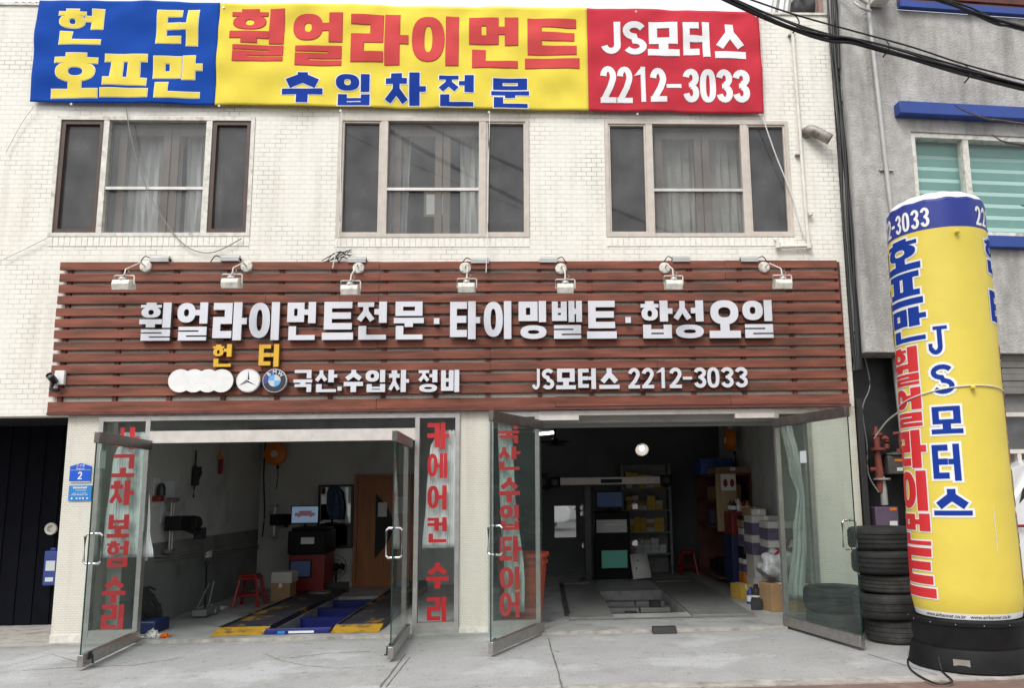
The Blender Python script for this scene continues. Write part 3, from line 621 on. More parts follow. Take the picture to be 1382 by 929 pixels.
def glass_door(hx, hy, fx, fy, zt, hs, marks=None):
    """hinge, free end, top height; hs = side of the pull handle"""
    h = V((hx, hy, 0)); fr = V((fx, fy, 0)); L = (fr-h).length; a = math.atan2(fy-hy, fx-hx); R_ = rz(a)
    def T(b):
        for v in b.verts: v.co = h + R_ @ v.co
        return b
    b = BM(); box(b, .012, -.006, .11, L-.004, .006, zt-.10); g_ = obj("glass_door", T(b), M['doorglass'], SH)
    b = BM(); box(b, 0, -.026, .012, L, .026, .12); obj("bottom_rail", T(b), M['steel'], g_, bevel=.004)
    b = BM(); box(b, 0, -.026, zt-.105, L, .026, zt); obj("top_rail", T(b), M['railtop'], g_, bevel=.004)
    b = BM(); box(b, L-.0035, -.0062, .121, L, .0062, zt-.106); obj("glass_edge", T(b), M['edge'], g_)
    for s in (1, -1):
        b = BM(); q = [(L-.1, s*.01, .93), (L-.1, s*.055, .93), (L-.1, s*.075, .95), (L-.1, s*.075, 1.19), (L-.1, s*.055, 1.21), (L-.1, s*.01, 1.21)]
        tube(b, q, .0125, 10); obj("handle", T(b), M['chrome'], g_)
    b = BM(); tube(b, [(L-.14, .035*hs, .10), (L-.14, .05*hs, .10), (L-.14, .055*hs, .02), (L-.12, .07*hs, .03)], .009, 8); box(b, L-.17, .028*hs-.006, .06, L-.11, .028*hs+.008, .13)
    obj("floor_bolt", T(b), M['darkmetal'], g_)
    return g_
D1 = glass_door(-4.40, -.06, -4.25, -1.42, 2.17, 1); D2 = glass_door(-1.50, -.06, -1.44, -1.39, 2.15, -1)
D3 = glass_door(-.02, -.08, -.515, -1.27, 2.345, -1); D4 = glass_door(2.70, -.06, 3.045, -1.43, 2.335, 1)
def along(g0, g1, t, off, z): p = V((*g0, 0)).lerp(V((*g1, 0)), t); return V((p.x+off, p.y, z))
p0 = along((-4.40, -.06), (-4.25, -1.42), .84, -.012, 0)
obj("tape_patch", bx(p0.x-.02, p0.y-.05, 1.83, p0.x-.014, p0.y+.06, 2.0), M['curtain'], D1)
p0 = along((2.70, -.06), (3.045, -1.43), .42, -.014, 0)
b = BM(); box(b, -.06, -.0015, 0, .06, .0015, .13)
for v in b.verts: v.co = p0 + V((0, 0, 1.80)) + rz(math.atan2(-1.37, .345)) @ v.co
obj("sticker", b, M['paper'], D4)

# curtains behind the fixed panels
cloth("curtain", M['curtain'], [(2.28, -4.80, -4.50), (1.9, -4.88, -4.47), (1.2, -4.92, -4.42), (.88, -4.92, -4.36)], "pale cloth curtain tucked behind the left fixed glass panel with red letters", .10, .009, 3)
cloth("curtain", M['airwhite'], [(2.26, -1.20, -1.02), (2.05, -1.30, -1.0), (1.5, -1.34, -.99), (.92, -1.38, -1.0)], "white curtain gathered at the top behind the middle glass panel with red letters", .10, .010, 3)
cloth("curtain", M['curtaing'], [(2.40, -.52, -.36), (1.6, -.5, -.33), (.5, -.45, -.22), (.2, -.45, -.22)], "narrow greenish curtain behind the glass panel beside the orange red bin", .10, .012, 2)
cloth("curtain", M['curtainw'], [(2.36, 2.82, 2.96), (1.75, 2.9, 3.05), (1.45, 2.98, 3.06), (1.0, 2.9, 3.07), (.25, 2.8, 3.0)], "greenish curtain tied at its waist behind the right hand glass panel", .11, .014, 3)

# the dark side garage at the left
obj("side_garage_wall", bx(-5.40, .302, -.1, -5.352, 1.35, 2.53), M['tile'], SH)
b = BM(); box(b, -9, .222, 2.47, -5.402, 1.5, 2.53); obj("side_garage_ceiling", b, M['black'], SH)
b = BM(); n = 34
for i in range(n): box(b, -9+3.6*i/n, 1.30+(.012 if i % 2 else 0), 0, -9+3.6*(i+1)/n-.004, 1.36, 2.47)
gd = obj("garage_door", b, M['shutter'], SH)
b = BM(); c_ = at_y(72, 714, 1.29); lathe(b, [(0, 0), (.05, 0), (.055, .015), (.07, .03), (.078, .05), (.07, .065), (.045, .06), (.03, .03), (0, .03)], 24, (c_.x, c_.y, c_.z), Matrix.Rotation(pi/2, 3, 'X')); obj("door_knob", b, M['alup'], gd)
c_ = at_y(70, 766, 1.2); b = BM(); box(b, c_.x-.08, 1.16, c_.z-.22, c_.x+.085, 1.27, c_.z+.2); box(b, c_.x-.035, 1.19, c_.z+.2, c_.x+.035, 1.23, c_.z+.235)
bag = obj("document_box", b, M['bluebox'], None, "blue plastic box hanging in the dark doorway at the left", "box", bevel=.012)
b = BM(); box(b, c_.x-.05, 1.155, c_.z-.04, c_.x+.06, 1.159, c_.z+.08); box(b, c_.x-.045, 1.155, c_.z-.17, c_.x+.05, 1.159, c_.z-.12); obj("paper_label", b, M['paper'], bag)

# ================================================================ BANNER
BZ = lambda x, z: -.075 + .010*sin(x*3.1+z*4.2) + .008*sin(x*7.3-z*9.) + .006*sin(x*2.+z*14) - .012*sin((z-6.13)/1.38*pi) + .0035*sin(x*19+z*11)*sin(z*5+x) + .004*sin((x-z*1.3)*13)*max(0, 1-abs(z-7.4)/.5)
BN = thing("shop_banner", "long printed cloth banner in blue, yellow and red along the roof edge", "banner", (-1.65, -.07, 6.13))
def bcell(b, u0, u1, mi):
    nx, nz = max(2, int((u1-u0)*28)), 40; rows = []
    for j in range(nz+1):
        row = []
        for i in range(nx+1):
            x = u0+(u1-u0)*i/nx; t = (x+6.06)/8.83; zb = 6.215-.09*t+.004*sin(x*5); zt = 7.535-.030*t+.006*sin(x*2.2); z = zb+(zt-zb)*j/nz
            row.append(b.verts.new((x-(.012 if x < -6 else 0)*0, BZ(x, z), z)))
        rows.append(row)
    for j in range(nz):
        for i in range(nx): f = b.faces.new((rows[j][i], rows[j][i+1], rows[j+1][i+1], rows[j+1][i])); f.material_index = mi; f.smooth = True
for u0, u1, m in ((-6.055, -3.899, 'bblue'), (-3.899, .596, 'byel'), (.596, 2.772, 'bred')):
    b = BM(); bcell(b, u0, u1, 0); o = obj("cloth_panel", b, M[m], BN); s = o.modifiers.new("thickness", 'SOLIDIFY'); s.thickness = .004; s.offset = 0
zz1 = lambda a, c: (a/2.733, c/2.733)
def ban(chars, edge, ink, d, wt=1., name="lettering"):
    for lay, (mi, dd, k) in enumerate(((edge, d, .006), (ink, 0, .010))):
        b = BM()
        for ch, (x0, y0, x1, y1) in chars:
            a, z0, c, z1 = boxpx(x0, y0, x1, y1, -.075)
            flat(b, shift(syl(ch, c-a, z1-z0, wt), a, z0), lambda u, v: (u, BZ(u, v)-k, v), dd, 0, .05)
        obj(name, b, M[mi], BN)
ban([('헌', (79, 12, 141, 61)), ('터', (212, 14, 270, 62)), ('호', (71, 73, 134, 132)), ('프', (138, 74, 201, 131)), ('만', (206, 76, 273, 132))], 'bwhite', 'pyel', .008, 1.12)
ban([('휠', (311, 12, 386, 83)), ('얼', (395, 18, 464, 88)), ('라', (473.6, 20, 551, 88)), ('이', (556, 22, 622, 89)), ('먼', (633, 24, 701, 92)), ('트', (709, 26, 781, 93))], 'pred', 'pred', .006, 1.12)
ban([('수', (381, 98, 436, 139)), ('입', (453, 100, 501, 142)), ('차', (519, 99, 575, 142)), ('전', (591, 102, 641, 144)), ('문', (663, 106, 714, 146))], 'bwhite', 'pblue', .012, 1.1)
ban([('J', (811, 30, 837, 73)), ('S', (841, 30, 872, 74)), ('모', (874, 31, 916, 76)), ('터', (921.5, 31, 958, 78)), ('스', (964, 33, 1005, 80)),
     ('2', (810.6, 90, 831, 139)), ('2', (833, 91, 853, 139)), ('1', (856, 91, 871, 138)), ('2', (878, 92, 899, 138)), ('-', (900, 100, 919, 133)), ('3', (922, 94, 943, 138)), ('0', (945, 95, 966, 138)), ('3', (967, 95, 988, 139)), ('3', (989, 96, 1011, 139))], 'bwhite', 'bwhite', .004, 1.1)
for px, py in ((97, 141), (302, 10), (296, 143), (460, 150), (660, 152), (858, 17), (860, 155), (1020, 22), (1026, 155)):
    c_ = at_y(px, py, -.07); b = BM(); lathe(b, [(.006, 0), (.014, 0), (.014, .006), (.006, .006)], 12, (c_.x, BZ(c_.x, c_.z)-.004, c_.z), Matrix.Rotation(pi/2, 3, 'X')); obj("eyelet", b, M['alu'], BN)

# ================================================================ WOODEN SIGN BOARD
SB = thing("wooden_signboard", "wide sign board of red brown wooden slats carrying silver raised letters above the garage bays", "sign", (-1, -.05, 2.5))
NS = 13; PIT = 1.742/NS; b = BM()
for i in range(NS):
    z = 4.246-(i+1)*PIT+(PIT-.098); zh = z+.096
    if i == NS-1: z = 2.502; zh = z+.118
    cuts = [-5.548+.006*sin(i)] + sorted(random.sample([-4.1, -3.2, -2.35, -1.9, -.6, .15, .6, 1.35, 2.2], 2 if i % 3 else 3)) + [3.572+(i/NS)*.045]
    for a, c in zip(cuts[:-1], cuts[1:]):
        dz = random.uniform(-.004, .004); dy = random.uniform(-.004, .002); t = random.uniform(-.0025, .0025); vs = box(b, a+.001, -.062+dy, z+dz, c-.001, -.038, zh+dz)
        for v in vs: v.co.z += t*(v.co.x-(a+c)/2)/max(.5, (c-a)/2)*1.2
obj("slat", b, M['slat'], SB, bevel=.003)
b = BM(); x = -5.47
while x < 3.6: box(b, x, -.0375, 2.52, x+.05, -.002, 4.235); x += .602
obj("batten", b, M['slatdark'], SB)
b = BM(); box(b, -5.55, -.075, 2.469, 3.62, -.0125, 2.50); obj("bottom_trim", b, M['slatdark'], SB)
LY = -.13
z5 = lambda a, c: (60+a/3.839, 60+c/3.839)
def raised(ch, x0, y0, x1, y1, ms, wt=1., dep=.055):
    a, z0, c, z1 = boxpx(x0, y0, x1, y1, LY); b = BM(); solid(b, syl(ch, c-a, z1-z0, wt), a, z0, LY, dep)
    obj("letter", b, [M[k] for k in ms], SB)
SIL = ('letter', 'letterside')
R1 = [('휠', 188, 232), ('얼', 238.4, 281), ('라', 287, 333), ('이', 335.6, 379), ('먼', 387, 427), ('트', 435, 477), ('전', 481, 523), ('문', 531.5, 572), ('타', 607, 648), ('이', 652.5, 692), ('밍', 699.5, 739), ('밸', 744.6, 785.6), ('트', 792, 832), ('합', 864.6, 908), ('성', 908.7, 951), ('오', 957, 999), ('일', 1002, 1044.5)]
for ch, a, c in R1: t = (a-188)/856; raised(ch, a, 408.5-3.5*t, c, 460-4*t, SIL, 1.12)
raised('·', 585.5, 429.5, 593, 437.5, SIL); raised('·', 844, 428, 851.5, 436, SIL)
for ch, a, c in (('헌', 286.6, 313), ('터', 349, 377)): raised(ch, a, 464.7, c, 495.3, ('gold', 'goldside'), 1.08)
for ch, a, c in (('국', 396, 421.3), ('산', 424.7, 455), ('수', 464, 490), ('입', 493, 521), ('차', 524, 552), ('정', 564, 591), ('비', 595, 621)): raised(ch, a, 499.5, c, 529.5, SIL, 1.1, .045)
raised('.', 455.5, 522, 461, 527.5, SIL)
for ch, a, c in (('J', 718, 728.5), ('S', 731.5, 748), ('모', 750.6, 777), ('터', 780, 805), ('스', 808.6, 836), ('2', 848, 863.5), ('2', 866.5, 882.5), ('1', 885, 897.5), ('2', 903.5, 920), ('3', 936.5, 953), ('0', 954.5, 971), ('3', 973, 990), ('3', 992, 1009)):
    t = (a-718)/290; raised(ch, a, 498-2.5*t, c, 526-3*t, SIL, 1.1, .045)
raised('-', 921.5, 498, 934, 523, SIL)
# the emblems: four joined blank discs, a star disc, a quartered disc
def disc(cx, cz, r, y0, y1, m, name="emblem", par=None, n=36):
    b = BM(); lathe(b, [(0, y0), (r*.97, y0), (r, y0+.004), (r, y1)], n, (cx, 0, cz), Matrix(((1, 0, 0), (0, 0, 1), (0, 1, 0))), smooth=False); return obj(name, b, m, par or SB)
cs = [at_y(243+c_, 514.2, LY) for c_ in (0, 18.6, 37.3, 55.8)]; rr = (at_y(315, 514, LY).x-at_y(227, 514, LY).x)*.5-.5*(cs[3].x-cs[0].x)
b = BM(); solid(b, [[(c.x+rr*cos(2*pi*k/40), c.z+rr*sin(2*pi*k/40)) for k in range(40)] for c in cs], 0, 0, LY, .05, 0, 1); obj("emblem", b, [M['white'], M['letterside']], SB, "white plate shaped as four overlapping discs")
c = at_y(334.8, 514, LY); e1 = disc(c.x, c.z, .135, LY, LY+.05, M['emb_silver']); 
b = BM(); lathe(b, [(0, 0), (.122, 0)], 36, (c.x, LY-.002, c.z), Matrix.Rotation(pi/2, 3, 'X')); obj("emblem_face", b, M['white'], e1)
b = BM()
for k in range(3):
    a = pi/2+k*2*pi/3; t = V((c.x+.115*cos(a), LY-.004, c.z+.115*sin(a)))
    q = [V((c.x, LY-.012, c.z)), V((c.x+.02*cos(a-pi/3), LY-.004, c.z+.02*sin(a-pi/3))), t, V((c.x+.02*cos(a+pi/3), LY-.004, c.z+.02*sin(a+pi/3)))]
    vs = [b.verts.new(p) for p in q]; f1 = b.faces.new((vs[0], vs[1], vs[2])); f2 = b.faces.new((vs[0], vs[2], vs[3])); f2.material_index = 1
obj("emblem_star", b, [M['emb_dark'], M['emb_silver']], e1)
c = at_y(370.5, 514, LY); e2 = disc(c.x, c.z, .137, LY, LY+.05, M['emb_silver'])
b = BM(); lathe(b, [(.07, 0), (.127, 0)], 40, (c.x, LY-.003, c.z), Matrix.Rotation(pi/2, 3, 'X')); 
for f in b.faces: f.material_index = 1 if f.calc_center_median().x < c.x-.02 and f.calc_center_median().z > c.z-.03 else 0
obj("emblem_ring", b, [M['emb_dark'], M['emb_violet']], e2)
b = BM(); lathe(b, [(0, 0), (.069, 0)], 40, (c.x, LY-.003, c.z), Matrix.Rotation(pi/2, 3, 'X'))
for f in b.faces: m_ = f.calc_center_median()-c; f.material_index = int((m_.x > 0) == (m_.z > 0))
obj("emblem_quarters", b, [M['emb_blue'], M['emb_silver']], e2)
for ch, a in (('B', 42), ('M', 0), ('W', -42)):
    b = BM(); A = rad(a); put_text(b, ch, .062, lambda u, v: V((c.x+u*cos(A)-(v+.077)*sin(A), LY-.006, c.z+u*sin(A)+(v+.077)*cos(A)))); obj("emblem_lettering", b, M['white'], e2)

# ================================================================ SPOTLIGHTS AND BALLAST BOXES ON THE BOARD
def floodlight(hx, hy, dx, dy, lab):
    d = at_y(dx, dy, -.068); h = at_y(hx, hy, -.50); t = thing("floodlight", lab, "lamp", (d.x, -.1, d.z), "white floodlights along the top of the sign board")
    b = BM(); lathe(b, [(0, .028), (.03, .028), (.062, .02), (.07, .006), (.07, 0)], 20, d, Matrix.Rotation(pi/2, 3, 'X')); 
    for k in range(4): a = pi/4+k*pi/2; tube(b, [d+V((.048*cos(a), -.02, .048*sin(a))), d+V((.048*cos(a), -.032, .048*sin(a)))], .008, 6)
    obj("wall_plate", b, M['oldwhite'], t)
    top = h+V((0, .02, .20)); arm = [d+V((0, -.02, 0)), d.lerp(V((h.x, -.3, d.z+.03)), .5), V((h.x, h.y+.06, top.z+.0)), V((h.x, h.y+.02, top.z-.02)), V((h.x, h.y, h.z+.12))]
    b = BM(); tube(b, arm, .008, 8); obj("arm", b, M['oldwhite'], t)
    b = BM(); w_ = .108; tube(b, [h+V((-w_, 0, -.005)), h+V((-w_, 0, .09)), h+V((-w_+.01, 0, .1)), h+V((w_-.01, 0, .1)), h+V((w_, 0, .09)), h+V((w_, 0, -.005))], .0075, 6)
    lathe(b, [(0, 0), (.012, 0), (.012, .02), (0, .02)], 8, h+V((0, 0, .1))); obj("yoke", b, M['oldwhite'], t)
    # the head: a trapezoid housing tilted to shine back at the letters
    b = BM(); pr = [(-.085, -.05), (.075, -.062), (.09, .0), (.045, .055), (-.05, .06), (-.085, .02)]; R_ = Matrix.Rotation(rad(18), 3, 'X'); L = []
    for s in (-.092, .092): L.append([b.verts.new(h+R_ @ V((s, p[0], p[1]-.005))) for p in pr])
    for k in range(6): b.faces.new((L[0][k], L[0][(k+1) % 6], L[1][(k+1) % 6], L[1][k]))
    b.faces.new(L[0]); b.faces.new(L[1][::-1]); bmesh.ops.recalc_face_normals(b, faces=b.faces); hd = obj("lamp_housing", b, M['oldwhite'], t, bevel=.006)
    b = BM(); box(b, h.x-.07, h.y-.02, h.z-.066, h.x+.07, h.y+.062, h.z-.060, rot=R_, piv=h); obj("lens", b, M['glass'], hd)
    b = BM(); lathe(b, [(0, .03), (.03, .03), (.04, .015), (.04, -.01)], 14, h+R_ @ V((0, -.015, .055)), R_); obj("junction_cap", b, M['alu'], hd)
    tube_ = [h+V((.0, -.03, .08)), h+V((.03, -.03, .11)), h+V((.045, 0, .14)), V((h.x+.01, h.y+.05, top.z-.03))]; b = BM(); tube(b, smooth_path(tube_), .0045, 6); obj("lamp_cable", b, M['cablegrey'], t)
    return t
for a in ((167, 384, 197, 360, "white floodlight nearest the board's left end"), (313, 382, 333, 360, "white floodlight above the first silver letter gap, second from the board's left end"),
          (473, 391, 484, 362, "white floodlight beside the tangled black wires, third from the board's left end"), (630, 388, 628, 362, "white floodlight in the middle of the board's top edge"),
          (763, 389, 757, 363, "white floodlight just right of the middle one on the board's top edge"), (909, 384, 897, 362, "white floodlight above the right hand letters, second from the board's right end"), (1056, 383, 1031, 361, "white floodlight nearest the board's right end")): floodlight(*a)
for px, py, lab in ((216, 349, "grey ballast box beside the first floodlight at the left"), (311, 348, "grey ballast box left of the second floodlight"), (482, 350, "grey ballast box under the tangled black wires"), (648, 351, "grey ballast box right of the middle floodlight"),
                    (740, 350, "grey ballast box left of the fifth floodlight"), (919, 349, "grey ballast box right of the sixth floodlight"), (1011, 349, "grey ballast box nearest the right end of the board")):
    c = at_y(px, py, -.06); b = BM(); lathe(b, [(.0, -.105), (.036, -.105), (.036, .105), (0, .105)], 12, c+V((0, .02, 0)), Matrix.Rotation(pi/2, 3, 'Y'), smooth=False); box(b, c.x-.105, c.y-.03, c.z-.045, c.x+.105, c.y+.055, c.z+.0)
    o = obj("ballast_box", b, M['pipeg'], None, lab, "ballast box", "grey ballast boxes on the board's top edge")
    s = -1 if px in (740, 1011) else 1
    b = BM(); tube(b, smooth_path([c+V((.1*s*-1, .0, 0)), c+V((-.16*s, -.02, .02)), c+V((-.2*s, -.02, -.03)), c+V((-.24*s, .03, -.06))]), .006, 6); obj("lead_wire", b, M['cable'], o)
c = at_y(462, 347, -.05); b = BM()
for k in range(7): p = [c+V((random.uniform(-.25, -.02), 0, random.uniform(-.07, -.02))), c+V((random.uniform(-.08, .03), -.03, random.uniform(-.02, .06))), c+V((random.uniform(.02, .12), -.02, random.uniform(.0, .09)))]; tube(b, smooth_path(p), .005, 6)
obj("wire_tangle", b, M['cable'], None, "tangle of black wires above the third floodlight from the left", "wires")

# ================================================================ THINGS ON THE FACADE
# security camera at the board's left end
c = at_y(76, 512, -.12); t = thing("security_camera", "small white and black security camera at the left end of the sign board", "camera", (c.x, -.1, c.z-.1))
obj("mount_box", bx(c.x-.03, -.11, c.z-.06, c.x+.075, -.064, c.z+.10), M['white'], t, bevel=.006)
b = BM(); R_ = Matrix.Rotation(rad(62), 3, 'X'); lathe(b, [(0, -.06), (.034, -.06), (.04, -.045), (.04, .065), (.033, .065), (.03, .045), (0, .04)], 18, (c.x-.015, -.17, c.z-.0), R_); obj("camera_body", b, M['darkmetal'], t)
b = BM(); tube(b, smooth_path([(c.x-.02, -.14, c.z-.06), (c.x-.02, -.17, c.z-.11), (c.x+.02, -.15, c.z-.13), (c.x+.03, -.11, c.z-.12)]), .02, 8); obj("bracket", b, M['darkmetal'], t)
# drain pipe and elbow
pts = [at_y(1073, 34, -.05), at_y(1080, 150, -.05), at_y(1095, 292, -.05), at_y(1098, 332, -.05)]; pts = [V((3.20+.045*i/3, -.05, p.z)) for i, p in enumerate(pts)]
t = thing("gas_pipe", "thin cream pipe running down the right end of the brick wall", "pipe", pts[-1])
b = BM(); tube(b, pts, .022, 10); obj("riser", b, M['pipew'], t)
e = pts[-1]; b = BM(); tube(b, [e, e+V((-.36, 0, -.01))], .022, 10); lathe(b, [(0, 0), (.034, 0), (.034, .05), (0, .05)], 12, e+V((.0, 0, -.035))); lathe(b, [(0, 0), (.032, 0), (.032, .06), (0, .06)], 12, e+V((-.38, 0, -.025))); tube(b, [e+V((-.36, 0, 0)), e+V((-.40, 0, .08)), e+V((-.40, .05, .10))], .02, 10); lathe(b, [(.0, 0), (.03, 0), (.03, .04), (0, .04)], 12, at_y(1094, 291, -.05)+V((0, 0, 0))); obj("elbow", b, M['pipew'], t)
for z in (7.2, 5.6): obj("pipe_clip", bx(3.15, -.06, z, 3.24, .0, z+.015), M['alu'], t)
c0, c1 = at_y(1090, 180, -.04), at_y(1110, 194, -.25); b = BM(); P_ = smooth_path([V((c0.x-.02, .02, c0.z+.02)), V((c0.x+.03, -.08, c0.z+.02)), V((c0.x+.12, -.13, c0.z-.05)), V((c0.x+.24, -.15, c0.z-.13))], 6)
tube(b, P_, [.062+.004*(i % 2) for i in range(len(P_))], 14, caps=False); o = obj("exhaust_duct", b, M['zinc'], None, "stained bent metal vent duct sticking out beside the cream pipe", "vent duct"); s = o.modifiers.new("thickness", 'SOLIDIFY'); s.thickness = .004
# cords and wires on the facade
def wire(pts, r, m, label, cat="wire", name="wire"): b = BM(); tube(b, smooth_path(pts, 6), r, 6); return obj(name, b, M[m], None, label, cat)
f = lambda px, py, y=-.04: at_y(px, py, y)
wire([f(170, 145), f(178, 190), f(196, 250), f(218, 292), f(240, 322), f(262, 338), f(290, 340), f(326, 322)], .006, 'cablegrey', "grey wire drooping across the brown framed window")
wire([f(461, 150, -.08), f(460, 230, -.05), f(459, 300, -.06), f(449, 362, -.12)], .006, 'string', "white cord hanging at the middle window's left edge", "cord", "cord")
wire([f(661, 152, -.08), f(659, 230, -.05), f(658, 310, -.06), f(656, 368, -.12)], .006, 'string', "white cord hanging at the middle window's right side", "cord", "cord")
wire([f(1029, 158, -.08), f(1048, 212, -.05), f(1068, 262, -.04), f(1082, 310, -.04), f(1096, 333, -.05)], .008, 'string', "white cord slanting from the red banner corner to the cream pipe", "cord", "cord")
wire([f(46, 143, -.06), f(30, 165), f(8, 205)], .005, 'string', "thin pale cord from the blue banner corner to the left", "cord", "cord")
wire([f(66, 320), f(40, 333), f(5, 350)], .005, 'string', "thin pale cord from the brown window's lower corner to the left", "cord", "cord")
# address plates on the left pillar
c0, c1 = at_y(95.5, 630, 0), at_y(122.5, 650, 0); x0, z1, x1, z0 = c0.x, c0.z, c1.x, c1.z; xm = (x0+x1)/2
t = thing("address_plate", "dark blue house shaped number plate reading 2 on the left pillar", "sign", (xm, 0, z0)); b = BM(); solid(b, [[(x0, z0), (x1, z0), (x1, z1), (xm, z1+.035), (x0, z1)]], 0, 0, -.012, .01, 0, 0); obj("plate", b, M['signblue'], t)
b = BM(); ww, hh = (x1-x0), (z1-z0); flat(b, shift(syl('2', ww*.2, hh*.5), xm-ww*.1, z0+hh*.14), lambda u, v: (u, -.0145, v)); box(b, x0+.004, -.0145, z0+hh*.74, x1-.004, -.0125, z0+hh*.755); box(b, x0, -.0145, z0-.008, x1, -.0125, z0-.002)
for i, ch in enumerate('신구로'): flat(b, shift(syl(ch, ww*.1, ww*.1, .7), xm-ww*.19+i*ww*.14, z0+hh*.98), lambda u, v: (u, -.0145, v))
put_text(b, 'Singu-ro', .026, lambda u, v: (xm+u, -.0145, z0+hh*.80+v)); obj("lettering", b, M['white'], t)
c0, c1 = at_y(94, 656, 0), at_y(123, 676, 0); x0, z1, x1, z0 = c0.x, c0.z, c1.x, c1.z; xm = (x0+x1)/2; ww, hh = (x1-x0), (z1-z0)
t = thing("information_plate", "lighter sky blue notice plate below the number plate on the left pillar", "sign", (xm, 0, z0)); obj("plate", bx(x0, -.01, z0, x1, .002, z1), M['signblue2'], t)
b = BM()
for row, n_, h_, m_ in ((.80, 9, .13, .62), (.66, 14, .05, .55), (.46, 16, .05, .62), (.36, 18, .05, .74)):
    for i in range(n_):
        a = xm-ww*m_/2+ww*m_*i/n_; 
        if random.random() < .88: box(b, a, -.0125, z0+hh*row, a+ww*m_/n_*.72, -.0105, z0+hh*(row+h_*random.uniform(.7, 1)))
for a in (.16, .38, .52, .66, .84): lathe(b, [(0, 0), (hh*.06, 0), (hh*.06, .002), (0, .002)], 12, (x0+ww*a, -.0105, z0+hh*.15), Matrix.Rotation(pi/2, 3, 'X'))
obj("printing", b, M['paperw'], t)
b = BM(); box(b, 0, 0, 0, 0, 0, 0); b.free()

# ================================================================ LEFT BAY
XW = -4.8
# in-ground scissor lift: two runways with yellow ramps, blue frame between them
LF = thing("car_lift", "blue scissor car lift with yellow painted ramps in the left garage bay", "car lift", (-2.8, .2, 0))
for a, c in ((-3.72, -3.14), (-2.40, -1.86)):
    b = BM(); box(b, a+.031, .42, .004, c-.031, 3.9, .05); box(b, a+.05, .44, .05, c-.05, 2.0, .056); box(b, a, .42, .002, a+.03, 3.9, .068); box(b, c-.03, .42, .002, c, 3.9, .068)
    r_ = obj("runway", b, M['runway'], LF, bevel=.004)
    b = BM(); vs = [b.verts.new(p) for p in ((a, .16, .003), (c, .16, .003), (c, .415, .056), (a, .415, .056), (a, .415, .003), (c, .415, .003))]
    for q in ((0, 1, 2, 3), (0, 3, 4), (1, 5, 2), (3, 2, 5, 4)): b.faces.new([vs[i] for i in q])
    obj("ramp", b, M['liftyel'], r_)
    b = BM(); lathe(b, [(0, 0), (.17, 0), (.17, .02), (0, .02)], 24, ((a+c)/2, 3.55, .051)); obj("turn_plate", b, M['plate'], r_)
b = BM(); box(b, -3.13, .17, .002, -2.41, .30, .045); tube(b, [(-3.13, .24, .045), (-2.41, .24, .045)], .015, 8); obj("cross_beam", b, M['liftblue'], LF, bevel=.004)
b = BM(); box(b, -2.86, .165, .012, -2.58, .168, .036); obj("plate", b, M['paperw'], LF)
b = BM(); box(b, -2.98, .165, .01, -2.90, .168, .038); obj("plate", b, M['signblue2'], LF)
b = BM()
for y in (1.5, 2.3, 3.1): box(b, -3.12, y, -.14, -2.43, y+.10, -.02)
for x in (-3.08, -2.52): box(b, x, .5, -.36, x+.07, 3.3, -.16); box(b, x, .6, -.5, x+.06, 2.8, -.42, rot=Matrix.Rotation(.18, 3, 'X'))
obj("lift_frame", b, M['liftblue'], LF)
b = BM(); tube(b, [(-2.9, 1.3, -.3), (-2.55, 2.2, -.15)], .03, 8); obj("ram", b, M['darkmetal'], LF)
b = BM(); box(b, -3.72, 3.92, 0, -3.1, 4.0, .16); box(b, -2.4, 3.92, 0, -1.86, 4.0, .16); obj("wheel_stop", b, M['darkmetal'], LF)

def pos(px, py): return at_x(px, py, XW)
# things on the left wall
p = pos(295, 622); t = thing("spray_gun", "orange handled spray gun hanging high on the left garage wall", "spray gun", p)
b = BM(); tube(b, [p+V((.04, 0, -.2)), p+V((.04, 0, .02))], .03, 10); obj("canister", b, M['redp'], t)
b = BM(); box(b, p.x+.01, p.y-.09, p.z+.02, p.x+.06, p.y+.05, p.z+.07); box(b, p.x+.02, p.y+.03, p.z-.07, p.x+.05, p.y+.06, p.z+.03); tube(b, [p+V((.03, 0, .07)), p+V((.02, 0, .25))], .006, 6); obj("trigger_head", b, M['orange'], t)
p = pos(259, 640); t = thing("tyre_inflator", "black inflator tool with hose hanging on the left garage wall", "inflator", p)
b = BM(); tube(b, [p+V((.04, 0, -.32)), p+V((.04, 0, -.18)), p+V((.05, 0, -.15)), p+V((.05, 0, .08)), p+V((.04, 0, .11)), p+V((.04, 0, .32))], [.012, .012, .05, .045, .012, .012], 10); obj("body", b, M['rubber'], t)
b = BM(); tube(b, [p+V((.05, .02, -.14)), p+V((.07, .12, .02)), p+V((.06, .12, .1))], .02, 8); obj("grip", b, M['rubber'], t)
for px, py, w, h, m, lab in ((226, 678, .34, .52, 'paper', "pale notice sheet on the left garage wall behind the wheel clamp"), (211, 665, .16, .34, 'paperw', "small white sheet on the left garage wall near the red lamp")):
    p = pos(px, py); obj("notice", bx(XW+.001, p.y-w/2, p.z-h/2, XW+.006, p.y+w/2, p.z+h/2), M[m], None, lab, "notice")
